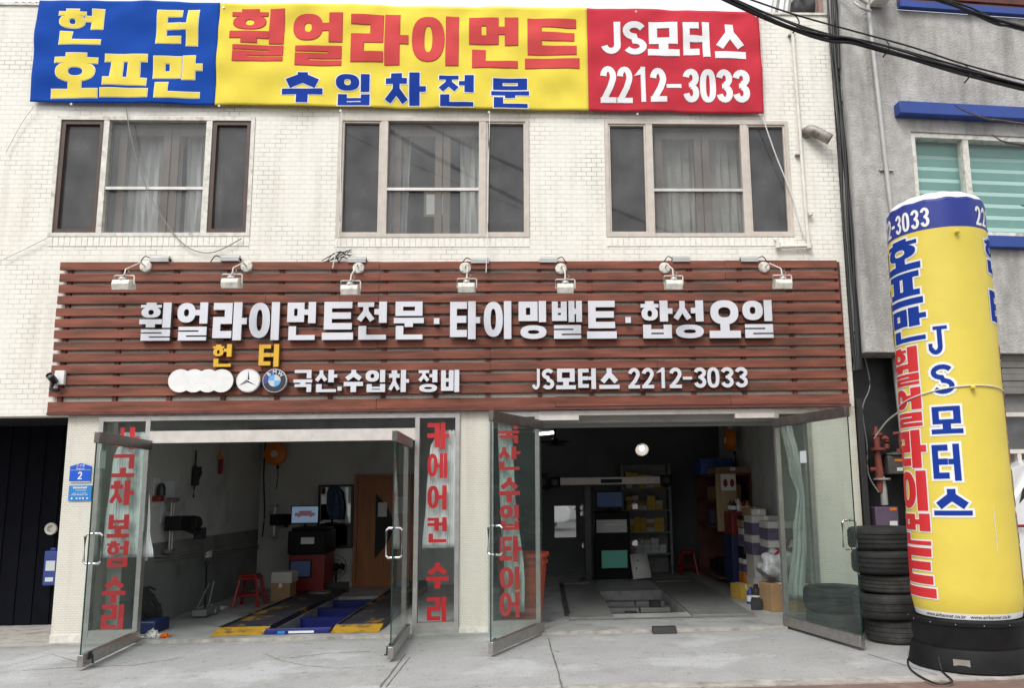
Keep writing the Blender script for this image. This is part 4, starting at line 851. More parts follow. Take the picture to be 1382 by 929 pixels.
def clamp(p, lab, s=1.):
    t = thing("wheel_clamp", lab, "wheel clamp", p, "alignment clamps hung on the left bay walls")
    b = BM()
    for d in (-.035, .035): tube(b, [p+V((.1, d, -.32*s)), p+V((.1, d, .32*s))], .016, 8)
    box(b, p.x+.05, p.y-.09, p.z+.27*s, p.x+.14, p.y+.09, p.z+.33*s); box(b, p.x+.05, p.y-.07, p.z-.35*s, p.x+.14, p.y+.07, p.z-.31*s); box(b, p.x, p.y-.03, p.z+.1, p.x+.08, p.y+.03, p.z+.16); obj("rail", b, M['steel'], t)
    b = BM(); box(b, p.x+.06, p.y-.12, p.z-.08, p.x+.26, p.y+.16, p.z+.10); lathe(b, [(0, 0), (.09, 0), (.1, .03), (.09, .18), (0, .2)], 16, p+V((.25, .18, 0)), Matrix.Rotation(-pi/2, 3, 'X')); obj("sensor_body", b, M['plasticblk'], t, bevel=.01)
    b = BM(); tube(b, [p+V((.2, .1, -.06)), p+V((.24, .3, -.12)), p+V((.25, .45, -.13))], .028, 8); box(b, p.x+.2, p.y+.42, p.z-.22, p.x+.3, p.y+.58, p.z-.07); obj("arm", b, M['darkmetal'], t)
clamp(pos(221, 708), "black wheel clamp on chromed rails, nearest the left bay's entrance")
clamp(at_y(362, 703, 4.45), "black wheel clamp in the far corner of the left bay below the hose reel", .8)
p = pos(208, 672); t = thing("beacon_lamp", "small red lamp on the left garage wall just inside the glass door", "lamp", p); b = BM(); lathe(b, [(0, .16), (.03, .15), (.05, .1), (.05, 0), (0, 0)], 14, p+V((.08, 0, .02))); obj("lens", b, M['darkmetal'], t)
b = BM(); box(b, p.x, p.y-.06, p.z-.05, p.x+.10, p.y+.06, p.z+.02); obj("housing", b, M['redp'], t, bevel=.01)
# conduit
pts = [pos(206, 753), pos(230, 754), pos(262, 748), pos(300, 745), pos(350, 738)]; t = thing("wall_conduit", "pale cables and conduit running along the left garage wall", "conduit", pts[0]); b = BM()
tube(b, smooth_path([p+V((.02, 0, .02)) for p in pts]), .016, 6); tube(b, smooth_path([p+V((.02, 0, -.03+.02*(i % 2))) for i, p in enumerate(pts)]), .012, 6); obj("cables", b, M['cablegrey'], t)
p = pos(279, 749); obj("socket", bx(p.x, p.y-.06, p.z-.04, p.x+.05, p.y+.06, p.z+.05), M['white'], t)
# long handled jack leaning on the wall
p = at_z(276, 832, 0); q = pos(269, 763); t = thing("trolley_jack", "small floor jack with its long black handle leaning on the left wall", "jack", p)
b = BM(); tube(b, [p+V((0, 0, .1)), V((XW+.1, q.y, q.z))], .012, 8); lathe(b, [(0, 0), (.03, .02), (.03, .06), (0, .08)], 10, V((XW+.1, q.y, q.z-.02))); obj("handle", b, M['darkmetal'], t)
b = BM(); box(b, p.x-.08, p.y-.2, .02, p.x+.1, p.y+.25, .10); tube(b, [p+V((-.1, .1, .04)), p+V((.12, .1, .04))], .04, 10); tube(b, [p+V((0, .1, .1)), p+V((.02, .2, .42))], .012, 6); tube(b, [p+V((-.1, 0, .1)), p+V((.0, .1, .40))], .01, 6); obj("jack_body", b, M['plate'], t, bevel=.01)
# orange hose reels
def reel(p, lab, ax):
    t = thing("hose_reel", lab, "hose reel", p, "orange hose reels on the garage walls"); R_ = Matrix.Rotation(pi/2, 3, ax) 
    b = BM(); lathe(b, [(0, -.08), (.15, -.08), (.18, -.06), (.19, 0), (.18, .06), (.15, .08), (0, .085)], 28, p, R_); obj("drum", b, M['orange'], t)
    b = BM(); lathe(b, [(0, -.095), (.05, -.095), (.06, -.08)], 14, p, R_); lathe(b, [(0, .1), (.05, .1), (.06, .08)], 14, p, R_); box(b, p.x-.03, p.y-.03, p.z+.18, p.x+.03, p.y+.03, p.z+.27); obj("hub", b, M['oldwhite'], t)
    b = BM(); tube(b, smooth_path([p+V((.05, -.05, -.17)), p+V((.06, -.05, -.26)), p+V((.07, -.05, -.4)), p+V((.05, -.05, -.58))]), .008, 6); lathe(b, [(0, 0), (.03, .01), (.02, .05), (0, .05)], 10, p+V((.06, -.05, -.25))); obj("hose", b, M['rubber'], t)
reel(at_y(372, 613, 4.45), "orange hose reel high in the corner of the left bay", 'X'); reel(at_x(985, 594, 3.2), "orange hose reel high on the right garage wall", 'Y')
p = at_y(357, 620, 4.66); wire([p+V((0, 0, .3)), p+V((0, 0, -.3)), p+V((.03, .03, -.9)), p+V((.02, 0, -1.3))], .012, 'cable', "black cable dropping down the corner of the left bay")
# computer cabinet of the alignment machine
cx0, cx1, cy0 = -3.98, -3.42, 3.72; MC = thing("alignment_cabinet", "red and black computer cabinet at the back of the left bay", "cabinet", (-3.7, cy0, 0))
b = BM(); box(b, cx0, cy0, .06, cx1, 4.3, .62); box(b, cx0, cy0+.04, 0, cx1, 4.3, .06); obj("cabinet_body", b, M['redcab'], MC, bevel=.012)
b = BM(); box(b, cx0-.01, cy0-.04, .62, cx1+.02, 4.3, .98); box(b, cx0+.02, cy0+.02, .98, cx1-.02, 4.3, 1.03); obj("printer_housing", b, M['plasticblk'], MC, bevel=.02)
obj("paper_tray", bx(cx0+.2, cy0-.06, .78, cx0+.4, cy0-.042, .88), M['paperw'], MC)
def screen(x0, z0, x1, z1, y, m, lab, foot=True, pic=False):
    t = thing("monitor", lab, "monitor", ((x0+x1)/2, y, z0-.06)); b = BM(); frame(b, x0-.012, z0-.014, x1+.012, z1+.012, .013, y-.004, y+.03); box(b, x0, y+.002, z0, x1, y+.028, z1); obj("bezel", b, M['plasticblk'], t)
    obj("display", bx(x0+.002, y-.001, z0+.002, x1-.002, y+.001, z1-.002), M[m], t)
    if pic:
        b = BM(); xm = (x0+x1)/2; w = x1-x0; h = z1-z0
        box(b, x0+.12*w, y-.003, z0+.42*h, x1-.12*w, y-.0015, z0+.62*h); box(b, x0+.28*w, y-.003, z0+.621*h, x1-.25*w, y-.0015, z0+.74*h)
        for a in (.27, .73): lathe(b, [(0, 0), (.055*w, 0)], 14, (x0+a*w, y-.0032, z0+.43*h), Matrix.Rotation(pi/2, 3, 'X'))
        obj("picture", b, M['scrw'], t)
    if foot: b = BM(); tube(b, [((x0+x1)/2, y+.03, z0+.03), ((x0+x1)/2, y+.05, z0-.055)], .018, 8); lathe(b, [(0, .012), (.09, .01), (.1, 0), (0, 0)], 20, ((x0+x1)/2, y+.06, z0-.065)); obj("stand", b, M['plasticblk'], t)
screen(-3.985, 1.10, -3.575, 1.355, 3.82, 'scr', "lit monitor standing on the red cabinet in the left bay", True, True)
screen(-3.93, .28, -3.63, .52, cy0-.03, 'scrd', "framed picture screen on the front of the red cabinet", False, False)
# mirror with jackets, fan and door on the back wall
t = thing("wall_mirror", "black framed mirror on the left bay's back wall beside the orange door", "mirror", (-3.5, 4.69, .64)); b = BM(); frame(b, -3.81, .64, -3.22, 1.70, .04, 4.655, 4.699); obj("mirror_frame", b, M['darkmetal'], t); obj("silvering", bx(-3.77, 4.68, .68, -3.26, 4.684, 1.66), M['mirror'], t)
b = BM(); jk = [(1.68, -3.62, -3.50), (1.55, -3.66, -3.40), (1.3, -3.66, -3.36), (1.12, -3.6, -3.38)]
cloth("jacket", M['cloth'], jk, "dark blue work jacket hanging over the framed mirror", 4.60, .02, 4, "jacket", nz=14, nx=24)
def pedestal_fan(c, lab, r=.19, h=None):
    t = thing("electric_fan", lab, "fan", (c.x, c.y, 0 if h is None else c.z)); R_ = Matrix.Rotation(pi/2, 3, 'X'); b = BM()
    for s in (-.05, .05):
        for q in (.35, .65, 1.): tube(b, [c+V((r*q*cos(a*pi/12), s*(1.2-q), r*q*sin(a*pi/12))) for a in range(25)], .0025, 4, caps=False)
    for k in range(20): a = k*pi/10; tube(b, [c+V((.02*cos(a), -.06, .02*sin(a))), c+V((r*.7*cos(a), -.03, r*.7*sin(a))), c+V((r*cos(a), 0, r*sin(a)))], .0015, 4)
    obj("guard", b, M['darkmetal'], t)
    b = BM()
    for k in range(3):
        a = k*2*pi/3; L = [b.verts.new(c+V((rr_*cos(a+da), dy, rr_*sin(a+da)))) for rr_, da, dy in ((.03, -.3, .0), (r*.85, -.35, .02), (r*.9, .2, 0), (r*.7, .5, -.02), (.03, .5, -.01))]; b.faces.new(L)
    obj("blade", b, M['plasticblk'], t)
    b = BM(); lathe(b, [(0, 0), (.06, 0), (.055, .1), (0, .12)], 16, c, Matrix.Rotation(-pi/2, 3, 'X'))
    if h is None: tube(b, [c+V((0, .08, 0)), V((c.x, c.y+.08, .03))], .016, 8); lathe(b, [(0, .03), (.17, .02), (.18, 0), (0, 0)], 24, (c.x, c.y+.08, 0))
    else: tube(b, [c+V((0, .08, 0)), c+V((0, .2, -.12)), c+V((0, h-c.y, -.12))], .02, 8)
    obj("motor", b, M['plasticblk'], t)
pedestal_fan(at_y(452, 766, 4.3), "dark fan standing beneath the framed mirror in the left bay")
t = thing("orange_door", "orange brown door with a dark curved window at the back of the left bay", "door", (-2.6, 4.69, 0)); b = BM(); box(b, -3.14, 4.655, .01, -2.2, 4.698, 1.80); obj("door_leaf", b, M['doorwood'], t)
b = BM(); frame(b, -3.20, .0, -2.14, 1.86, .055, 4.64, 4.699); obj("door_frame", b, M['doorwood'], t)
b = BM(); n = 16; L = []; xa = -2.84
solid(b, [[(xa, .45)]+[(xa+.30*sin(pi*k/n)*1.0, .45+1.10*k/n) for k in range(1, n)]+[(xa, 1.55)]], 0, 0, 4.649, .006, 0, 0); obj("curved_window", b, M['rubber'], t)
for x0, z0, w, h in ((-2.80, 1.15, .15, .24), (-2.52, 1.2, .2, .28)): obj("notice", bx(x0, 4.642, z0, x0+w, 4.648, z0+h), M['paperw'], t)
# red plastic stool, cartons, bundle, rags
def stool(c, w, h, lab, m='redp'):
    t = thing("plastic_stool", lab, "stool", c, "red plastic stools in the garage"); b = BM(); k = .62; ww = w/2
    top = [V((c.x+s*ww*k, c.y+u*ww*k, h)) for s, u in ((-1, -1), (1, -1), (1, 1), (-1, 1))]; bot = [V((c.x+s*ww, c.y+u*ww, 0)) for s, u in ((-1, -1), (1, -1), (1, 1), (-1, 1))]
    box(b, c.x-ww*k, c.y-ww*k, h-.03, c.x+ww*k, c.y+ww*k, h); obj("seat", b, M[m], t, bevel=.008)
    for i in range(4): b = BM(); tube(b, [bot[i], top[i]-V((0, 0, .03))], [.026, .022], 6); obj("leg", b, M[m], t)
    for f0, r0 in ((.35, .016), (.88, .022)):
        for i in range(4): b = BM(); tube(b, [bot[i].lerp(top[i], f0), bot[(i+1) % 4].lerp(top[(i+1) % 4], f0)], r0, 6); obj("stretcher", b, M[m], t)
stool(V((-4.16, 2.62, 0)), .34, .44, "red plastic stool by the left garage wall"); stool(V((2.62, 5.6, 0)), .32, .42, "red plastic stool at the back of the right bay")
def carton(x0, y0, z0, x1, y1, z1, m, lab, tape=True, group=None, lid=None, name="carton", cat="box", rot=0.):
    b = BM(); R_ = rz(rot); piv = ((x0+x1)/2, (y0+y1)/2, z0); box(b, x0, y0, z0, x1, y1, z1, rot=R_, piv=piv); o = obj(name, b, M[m], None, lab, cat, group, bevel=.004)
    w = x1-x0
    if tape: b = BM(); box(b, x0+w*.42, y0-.002, z1-.06, x0+w*.58, y0-.0005, z1-.002, rot=R_, piv=piv); box(b, x0+w*.42, y0, z1+.0005, x0+w*.58, y1, z1+.0015, rot=R_, piv=piv); obj("tape", b, M['paperw'], o)
    if lid: b = BM(); box(b, x0-.0015, y0-.0025, z0+.01, x1+.0015, y0-.0008, z0+(z1-z0)*.66, rot=R_, piv=piv); box(b, x0-.003, y0, z0+.01, x0-.001, y1, z0+(z1-z0)*.66, rot=R_, piv=piv); obj("printed_side", b, M[lid], o)
    return o
carton(-4.0, 3.0, 0, -3.72, 3.3, .26, 'card', "dull carton on the floor beside the red stool, under the white one"); carton(-4.0, 3.0, .262, -3.70, 3.32, .42, 'cardw', "white open carton on top of the dull one beside the red stool", False)
bc = at_z(196, 842, 0); b = BM()
for k in range(14): a0 = random.uniform(0, 6.3); r0 = random.uniform(.12, .22); tube(b, [V((XW+.20+.3*r0*cos(a0+i*.5), .62+.9*r0*cos(a0+i*.5), .30+r0*1.1*sin(a0*.7+i*.5))) for i in range(11)], .014, 6)
obj("hose_bundle", b, M['rubber'], None, "bundle of black hoses on a blue base just inside the left bay", "hoses")
b = BM(); box(b, XW+.04, .42, 0, XW+.36, .80, .14); o = obj("tool_tray", b, M['bluep'], None, "blue tool tray under the bundle of black hoses", "tray", bevel=.02)
def rag(c, w, h, m, lab, dz=.1, cat="rag"):
    b = BM(); n = 14; G = []
    for j in range(n+1): G.append([b.verts.new((c.x+w*(i/n-.5)+.02*sin(j*2.1), c.y+h*(j/n-.5)+.02*sin(i*1.7), c.z+.006+dz*max(0, (1-((i/n-.5)**2+(j/n-.5)**2)*4))*(.55+.45*sin(i*1.9+j*.8)*cos(j*1.4)))) for i in range(n+1)])
    for j in range(n):
        for i in range(n): f_ = b.faces.new((G[j][i], G[j][i+1], G[j+1][i+1], G[j+1][i])); f_.smooth = True
    o = obj("rag", b, M[m], None, lab, cat); s = o.modifiers.new("thickness", 'SOLIDIFY'); s.thickness = .004; return o
rag(V((-4.36, .20, 0)), .2, .16, 'rag', "crumpled white rag at the left bay's threshold"); rag(V((-4.22, .18, 0)), .09, .09, 'orange', "orange scrap beside the crumpled white rag", .05)
cloth("drape", M['rag'], [(1.5, -4.50, -4.47), (1.2, -4.53, -4.46), (.95, -4.57, -4.42), (.84, -4.56, -4.44)], "white cloth hanging down at the left bay's door post", .13, .012, 3, "cloth", nz=12, nx=20)
rag(at_x(268, 836, -4.6)*0+V((-4.62, 2.45, 0)), .4, .25, 'rag', "grey rag on the floor at the foot of the trolley jack", .05)

# ================================================================ RIGHT BAY
# alignment lift flush with the floor
LR = thing("alignment_lift", "flush grey alignment lift with an open pit in the right garage bay", "car lift", (1.3, .9, 0))
b = BM(); box(b, .30, .70, .003, .835, 4.6, .03); box(b, 1.805, .70, .003, 2.55, 4.6, .03); obj("deck_plate", b, M['plate'], LR, bevel=.003)
b = BM(); box(b, .30, .55, .003, 2.55, .695, .012); obj("edge_strip", b, M['alu'], LR)
obj("cover_plate", bx(.31, 4.2, .031, .75, 4.32, .034), M['alu'], LR); obj("cover_plate", bx(1.85, 4.2, .031, 2.4, 4.32, .034), M['alu'], LR)
b = BM()
for x in (.30, .262): box(b, x-.006, 1.0, .003, x+.02, 4.4, .034)
obj("side_slot", b, M['black'], LR)
for y, z in ((1.35, -.12), (1.95, -.06), (2.5, -.05)):
    for x in (.88, 1.31): obj("jack_beam", bx(x, y, z-.06, x+.41, y+.22, z), M['plate'], LR, bevel=.006)
obj("cross_rod", bx(.9, 1.25, -.2, 1.74, 1.33, -.13), M['alup'], LR)
obj("jack_pad", bx(1.05, 1.40, -.115, 1.2, 1.52, -.03), M['rubber'], LR); obj("jack_pad", bx(1.45, 2.0, -.055, 1.6, 2.12, .02), M['rubber'], LR)
b = BM(); vs = [b.verts.new(p) for p in ((.92, -.40, 0), (1.36, -.40, 0), (1.36, -.2, .0), (.92, -.2, 0))]; b.free()
c = at_z(896, 852, 0); b = BM(); box(b, c.x-.13, c.y-.10, GZ, c.x+.13, c.y+.03, .05)
for v in b.verts:
    if v.co.z > 0 and v.co.y < c.y: v.co.y += .05; v.co.z -= .0
obj("rubber_wedge", b, M['rubber'], None, "small black rubber wedge lying at the right bay's threshold", "wheel chock", bevel=.006)
# camera beam across the bay
BB = thing("camera_beam", "long grey camera beam with black ends standing across the right bay", "camera beam", (1.1, 4.5, 0)); zb = 1.70
b = BM(); box(b, .26, 4.45, zb-.07, 2.0, 4.55, zb+.055); obj("beam", b, M['alup'], BB, bevel=.008)
for x in (.12, 2.03): b = BM(); box(b, x-.02, 4.40, zb-.11, x+.17, 4.60, zb+.08); obj("camera_head", b, M['plasticblk'], BB, bevel=.02); b = BM(); lathe(b, [(0, .01), (.05, .01), (.055, 0)], 16, (x+.075, 4.40, zb-.02), Matrix.Rotation(pi/2, 3, 'X')); obj("camera_lens", b, M['darkmetal'], BB)
b = BM(); box(b, .98, 4.444, zb-.045, 1.34, 4.449, zb+.02); obj("name_strip", b, M['rubber'], BB)
b = BM(); box(b, .70, 4.601, 0, .82, 4.75, 1.72); box(b, .62, 4.55, 0, .90, 4.9, .05); obj("column", b, M['darkmetal'], BB, bevel=.01)
# cabinet tower in front of the shelves
CT = thing("computer_cabinet", "black computer cabinet with a white drawer at the back of the right bay", "cabinet", (1.15, 5.0, 0))
b = BM(); box(b, .90, 5.0, .0, 1.52, 5.5, 1.16); obj("cabinet_body", b, M['plasticblk'], CT, bevel=.015)
obj("drawer", bx(.93, 4.97, .80, 1.46, 4.998, 1.02), M['paperw'], CT); b = BM(); box(b, 1.1, 4.955, .93, 1.3, 4.968, .945); obj("handle", b, M['alu'], CT)
screen(.95, 1.24, 1.40, 1.50, 5.05, 'scrd', "dim blue monitor on the black cabinet in the right bay"); screen(1.0, .20, 1.45, .50, 4.9, 'scrg', "green lit television on the floor in front of the black cabinet", False)
for x, z in ((.70, 1.25), (.70, 1.15), (1.62, 1.25), (.72, .6), (1.6, .62)): b = BM(); box(b, x-.05, 4.97, z-.05, x+.04, 5.02, z+.04); tube(b, [(x-.08, 4.98, z), (x, 4.95, z+.06), (x+.09, 4.98, z+.02)], .012, 6); obj("sensor_clip", b, M['chrome'], CT)
cs_ = [(1.0, 1.50, 1.72), (.6, 1.52, 1.80), (.22, 1.50, 1.84)]
b = BM(); vs = [b.verts.new(p) for p in ((1.53, 4.75, .02), (1.84, 4.72, .05), (1.80, 4.95, .44), (1.50, 4.98, .42))]; b.faces.new(vs); o = obj("paper_sack", b, M['paperw'], None, "white printed paper sheet leaning beside the green television", "paper"); s = o.modifiers.new("thickness", 'SOLIDIFY'); s.thickness = .01
b = BM()
for k in range(9): x = random.uniform(.1, .75); z = random.uniform(.1, .8); bmesh.ops.create_circle(b, cap_ends=True, radius=.016, segments=10, matrix=Matrix.Translation(V((1.53+.27*x, 4.752+.21*z, .04+.40*z)))@Matrix.Rotation(rad(58), 4, 'X'))
obj("printed_mark", b, M['darkmetal'], o)
# shelf with yellow boxes
SF = thing("parts_shelf", "shelf of yellow parts cartons against the right bay's back wall", "shelf", (2.0, 5.7, 0)); b = BM(); box(b, 1.45, 5.65, 0, 1.49, 6.05, 2.0); box(b, 2.33, 5.65, 0, 2.37, 6.05, 2.0); box(b, 1.49, 6.02, 0, 2.33, 6.05, 2.0)
obj("upright", b, M['plate'], SF); 
for z in (.35, .74, 1.14, 1.54): obj("shelf_board", bx(1.49, 5.65, z, 2.33, 6.02, z+.025), M['plate'], SF)
n_ = 0
where = {.375: "on the lowest board", .765: "on the second lowest board", 1.165: "on the second highest board", 1.565: "on the top board"}
for z in (.375, .765, 1.165, 1.565):
    x = 1.53; k = 0
    while x < 2.2:
        w = random.uniform(.10, .17); st = random.choice((2, 3, 3)); zz = z
        for j in range(st):
            h = random.uniform(.07, .1); m = random.choice(('cardy', 'cardy', 'cardy', 'card', 'cardw')) if z > .5 else random.choice(('cardw', 'paper'))
            carton(x, 5.67, zz+.001, min(x+w, 2.32), 5.9, zz+h, m, "small parts carton among others "+where[z]+" of the parts shelf", False, "parts cartons "+where[z]+" of the shelf", name="parts_carton"); zz += h+.002
        x += w+.006
# mirror showing the street
t = thing("wall_mirror", "bright mirror reflecting the street on the right bay's back wall", "mirror", (.4, 6.09, .66)); b = BM(); frame(b, .19, .65, .63, 1.27, .018, 6.06, 6.099); obj("mirror_frame", b, M['wood'], t); obj("silvering", bx(.208, 6.08, .668, .612, 6.084, 1.252), M['mirror'], t)
# fans and lamps
pedestal_fan(at_y(741, 650, 5.4), "black wall fan above the bright mirror in the right bay", .21, 6.1)
cf = at_y(749, 597, 4.5); cf.z = min(cf.z, 2.6); t = thing("ceiling_fan", "black ceiling fan beside the tube light in the right bay", "fan", cf); b = BM()
for k in range(5): a = k*2*pi/5; box(b, cf.x+.05, cf.y-.05, cf.z, cf.x+.24, cf.y+.06, cf.z+.01, rot=rz(a), piv=cf)
tube(b, [cf+V((.25*cos(a*pi/12), .25*sin(a*pi/12), 0)) for a in range(25)], .008, 5); tube(b, [cf+V((.18*cos(a*pi/12), .18*sin(a*pi/12), -.05)) for a in range(25)], .006, 5)
obj("blades", b, M['plasticblk'], t); b = BM(); lathe(b, [(0, -.07), (.07, -.05), (.07, .05), (.02, .07), (.02, 2.999-cf.z)], 14, cf); obj("motor", b, M['plasticblk'], t)
tl = at_y(735, 586, 4.8); t = thing("tube_light", "short lit tube light hanging near the ceiling of the right bay", "lamp", tl); b = BM(); tube(b, [tl+V((-.16, 0, -.01)), tl+V((.17, .0, .02))], .022, 10); obj("tube", b, M['tubeon'], t); b = BM(); box(b, tl.x-.2, tl.y-.03, tl.z+.04, tl.x+.2, tl.y+.03, tl.z+.08); tube(b, [tl+V((0, 0, .08)), V((tl.x, tl.y, 2.999))], .008, 6); obj("fitting", b, M['white'], t)
lp = at_y(866, 606, 3.2); t = thing("pendant_lamp", "round lit pendant lamp hanging in the right bay", "lamp", lp); R_ = Matrix.Rotation(rad(-62), 3, 'X')
b = BM(); lathe(b, [(.03, .10), (.05, .09), (.085, .03), (.105, -.04), (.108, -.045), (.1, -.04), (.08, .03), (.045, .085)], 28, lp, R_); obj("lamp_shade", b, M['alup'], t)
b = BM(); lathe(b, [(0, -.03), (.025, -.022), (.042, .01), (.035, .05), (0, .06)], 20, lp+V((0, -.01, .0)), R_); obj("bulb", b, M['lampon'], t)
b = BM(); tube(b, smooth_path([lp+R_@V((0, 0, .1)), lp+V((0, -.1, .25)), V((lp.x, lp.y-.1, 2.999))]), .008, 6); obj("cord", b, M['cable'], t)
# orange red bin behind the half open door
c = at_z(716, 843, 0); c = V((-.26, .50, 0)); t = thing("waste_bin", "tall orange red plastic bin behind the open glass door of the right bay", "bin", c); b = BM(); lathe(b, [(0, .02), (.21, .02), (.23, 0), (.30, .78), (.325, .78), (.325, .82), (.295, .82), (.22, .05), (0, .05)], 36, c); obj("tub", b, M['orangebin'], t)
b = BM(); lathe(b, [(.302, .70), (.31, .70), (.313, .74), (.305, .74)], 36, c); obj("rim", b, M['orangebin'], t)
# right wall: lockers, racks, oil cartons
WC = thing("wooden_rack", "tall plywood rack with dark shelves against the right wall", "rack", (3.2, 4.4, 0)); b = BM(); box(b, 2.80, 3.72, .85, 3.13, 3.76, 1.78); obj("end_panel", b, M['woodshelf'], WC)
b = BM(); box(b, 2.80, 3.761, 1.74, 3.39, 5.4, 1.78); box(b, 3.36, 3.761, .1, 3.39, 5.4, 1.74); box(b, 2.80, 5.36, .0, 3.36, 5.4, 1.74)
for z in (.1, .9, 1.3): box(b, 2.80, 3.761, z, 3.36, 5.36, z+.03)
obj("shelf_board", b, M['slatdark'], WC)
for x in (2.95, 3.06): b = BM(); lathe(b, [(0, 0), (.035, 0), (.035, .012), (0, .012)], 14, (x, 3.714, 1.62), Matrix.Rotation(pi/2, 3, 'X') @ Matrix.Diagonal((1, 1.9, 1))); obj("slipper_print", b, M['redcab'], WC)
obj("poster", bx(2.88, 3.7145, 1.5, 3.12, 3.7185, 1.76), M['paperw'], WC)
carton(2.82, 3.8, 1.782, 3.38, 4.5, 1.88, 'card', "brown flat box on top of the plywood rack"); carton(2.72, 4.55, 1.782, 3.3, 5.2, 2.05, 'bluepack', "blue printed pack on top of the plywood rack", False, name="wrapped_pack", cat="pack")
for i in range(9): z = (.13, .93, 1.33)[i % 3]; y = 3.9+.42*(i//3); carton(2.92, y, z+.001, 3.25, y+.3, z+random.uniform(.18, .28), ('plasticblk', 'card', 'purple')[(i*2) % 3], "dark parts box among others inside the plywood rack", False, "boxes inside the plywood rack", name="parts_box")
t = thing("tool_cabinet", "red tool chest on a dark blue roller cabinet by the right wall", "tool cabinet", (3.1, 3.3, 0)); b = BM(); box(b, 2.86, 3.05, .12, 3.38, 3.62, .82); obj("roller_cabinet", b, M['bluep'], t, bevel=.01)
b = BM(); box(b, 2.88, 3.08, .82, 3.36, 3.6, 1.18); obj("tool_chest", b, M['redcab'], t, bevel=.01)
for z in (.88, .96, 1.04, 1.11): b = BM(); box(b, 2.9, 3.065, z, 3.34, 3.079, z+.055); obj("drawer", b, M['redcab'], t); 
for z in (.2, .42, .62): b = BM(); box(b, 2.9, 3.035, z, 3.34, 3.049, z+.17); obj("drawer", b, M['bluep'], t)
for x in (2.93, 3.31):
    for y in (3.12, 3.55): b = BM(); lathe(b, [(0, -.02), (.06, -.02), (.06, .02), (0, .02)], 14, (x, y, .06), Matrix.Rotation(pi/2, 3, 'Y')); obj("castor", b, M['rubber'], t)
ZC = 0.
stk = [(2.92, 2.62, 3.28, 2.92, (('orange', .30, None, "orange carton at the bottom of the stack nearest the red tool chest"), ('paperw', .20, 'purple', "white carton second from the bottom of the stack nearest the red tool chest"), ('plasticblk', .18, None, "black carton below the top of the stack nearest the red tool chest"), ('cardw', .26, 'purple', "white and purple carton third from the top of the stack nearest the red tool chest"), ('plasticblk', .18, 'card', "black carton on top of the stack nearest the red tool chest"))),
       (2.90, 1.95, 3.30, 2.40, (('cardw', .30, None, "cream carton at the bottom of the middle stack on the right wall"), ('cardw', .30, None, "cream carton second from the bottom of the middle stack on the right wall"), ('cardw', .27, 'purple', "white and purple oil carton second from the top of the right wall's middle stack"), ('cardw', .27, 'purple', "white and purple oil carton topmost of the middle stack on the right wall")))]
for x0, y0, x1, y1, L in stk:
    z = 0
    for m, h, lid, lab in L: carton(x0+random.uniform(-.012, .012), y0, z+.001, x1, y1, z+h, m, lab, True, None, lid); z += h+.002
z = 0
for m, h, lid, lab in (('card', .28, None, "brown carton at the bottom of the stack nearest the right bay's entrance"), ('cardw', .30, None, "cream carton second from the bottom of the stack nearest the right bay's entrance"), ('cardw', .25, 'purple', "white and purple oil carton below the top of the entrance side stack"), ('cardw', .25, 'purple', "white and purple oil carton topmost of the entrance side stack")): carton(2.98, 1.45, z+.001, 3.37, 1.88, z+h, m, lab, True, None, lid); z += h+.002
carton(2.80, .95, 0, 3.14, 1.28, .34, 'card', "open brown carton on the floor nearest the right bay's entrance", rot=.2); carton(3.06, .62, 0, 3.36, .92, .36, 'card', "brown carton standing behind the right hand glass door")
b = BM(); bmesh.ops.create_icosphere(b, subdivisions=4, radius=.24, matrix=Matrix.Translation(V((3.0, 1.16, .54))))
for v in b.verts:
    d = v.co-V((3.0, 1.16, .54)); k = 1+.22*sin(d.x*23+d.z*11)*sin(d.y*19+d.x*7)+.06*sin(d.z*37+d.x*15); v.co = V((3.0, 1.16, .54))+V((d.x*1.0, d.y*.9, d.z*.8))*k
    v.co.z = max(v.co.z, .345)
obj("plastic_bag", b, M['plastic_film'], None, "crumpled clear plastic bag on the open brown carton", "bag", smooth=True)
def bottle(x, y, z, h, m, lab, grp):
    b = BM(); r_ = h*.26; lathe(b, [(0, 0), (r_, 0), (r_, h*.62), (r_*.85, h*.74), (r_*.36, h*.84), (r_*.36, h*.98), (0, h)], 14, (x, y, z)); o = obj("oil_bottle", b, M[m], None, lab, "bottle", grp)
    b = BM(); lathe(b, [(r_*1.01, h*.15), (r_*1.012, h*.5)], 14, (x, y, z)); obj("bottle_label", b, M['paperw'], o)
for k, (x, y) in enumerate(((2.84, 1.66), (2.86, 1.80), (2.90, 1.55), (2.80, 1.50), (2.78, 1.72))): bottle(x, y, 0.001, random.uniform(.22, .3), ('meter', 'redp', 'cardw', 'rubber', 'bluebox')[k], "small oil bottle on the floor beside the entrance side carton stack", "oil bottles on the floor by the cartons")
for k in range(6): bottle(2.94+.075*(k % 4), 3.15+.13*(k//4)+.02*k, 1.181, random.uniform(.14, .2), ('rubber', 'cardw', 'redp', 'liftyel', 'meter', 'paperw')[k], "small bottle on top of the red tool chest", "bottles on the tool chest")
carton(2.70, 2.15, 0, 2.88, 2.45, .20, 'cardy', "small yellow carton on the floor before the middle stack of cartons", rot=.25); carton(2.66, 1.12, 0, 2.80, 1.36, .13, 'rubber', "small black carton on the floor beside the open brown carton", False, rot=-.3)
carton(3.0, 2.66, 1.131, 3.25, 2.88, 1.25, 'card', "flat brown carton topping the stack nearest the red tool chest", rot=.15); carton(2.95, 2.02, 1.149, 3.15, 2.3, 1.24, 'cardw', "small white carton lying askew on the right wall's middle stack", rot=-.2)
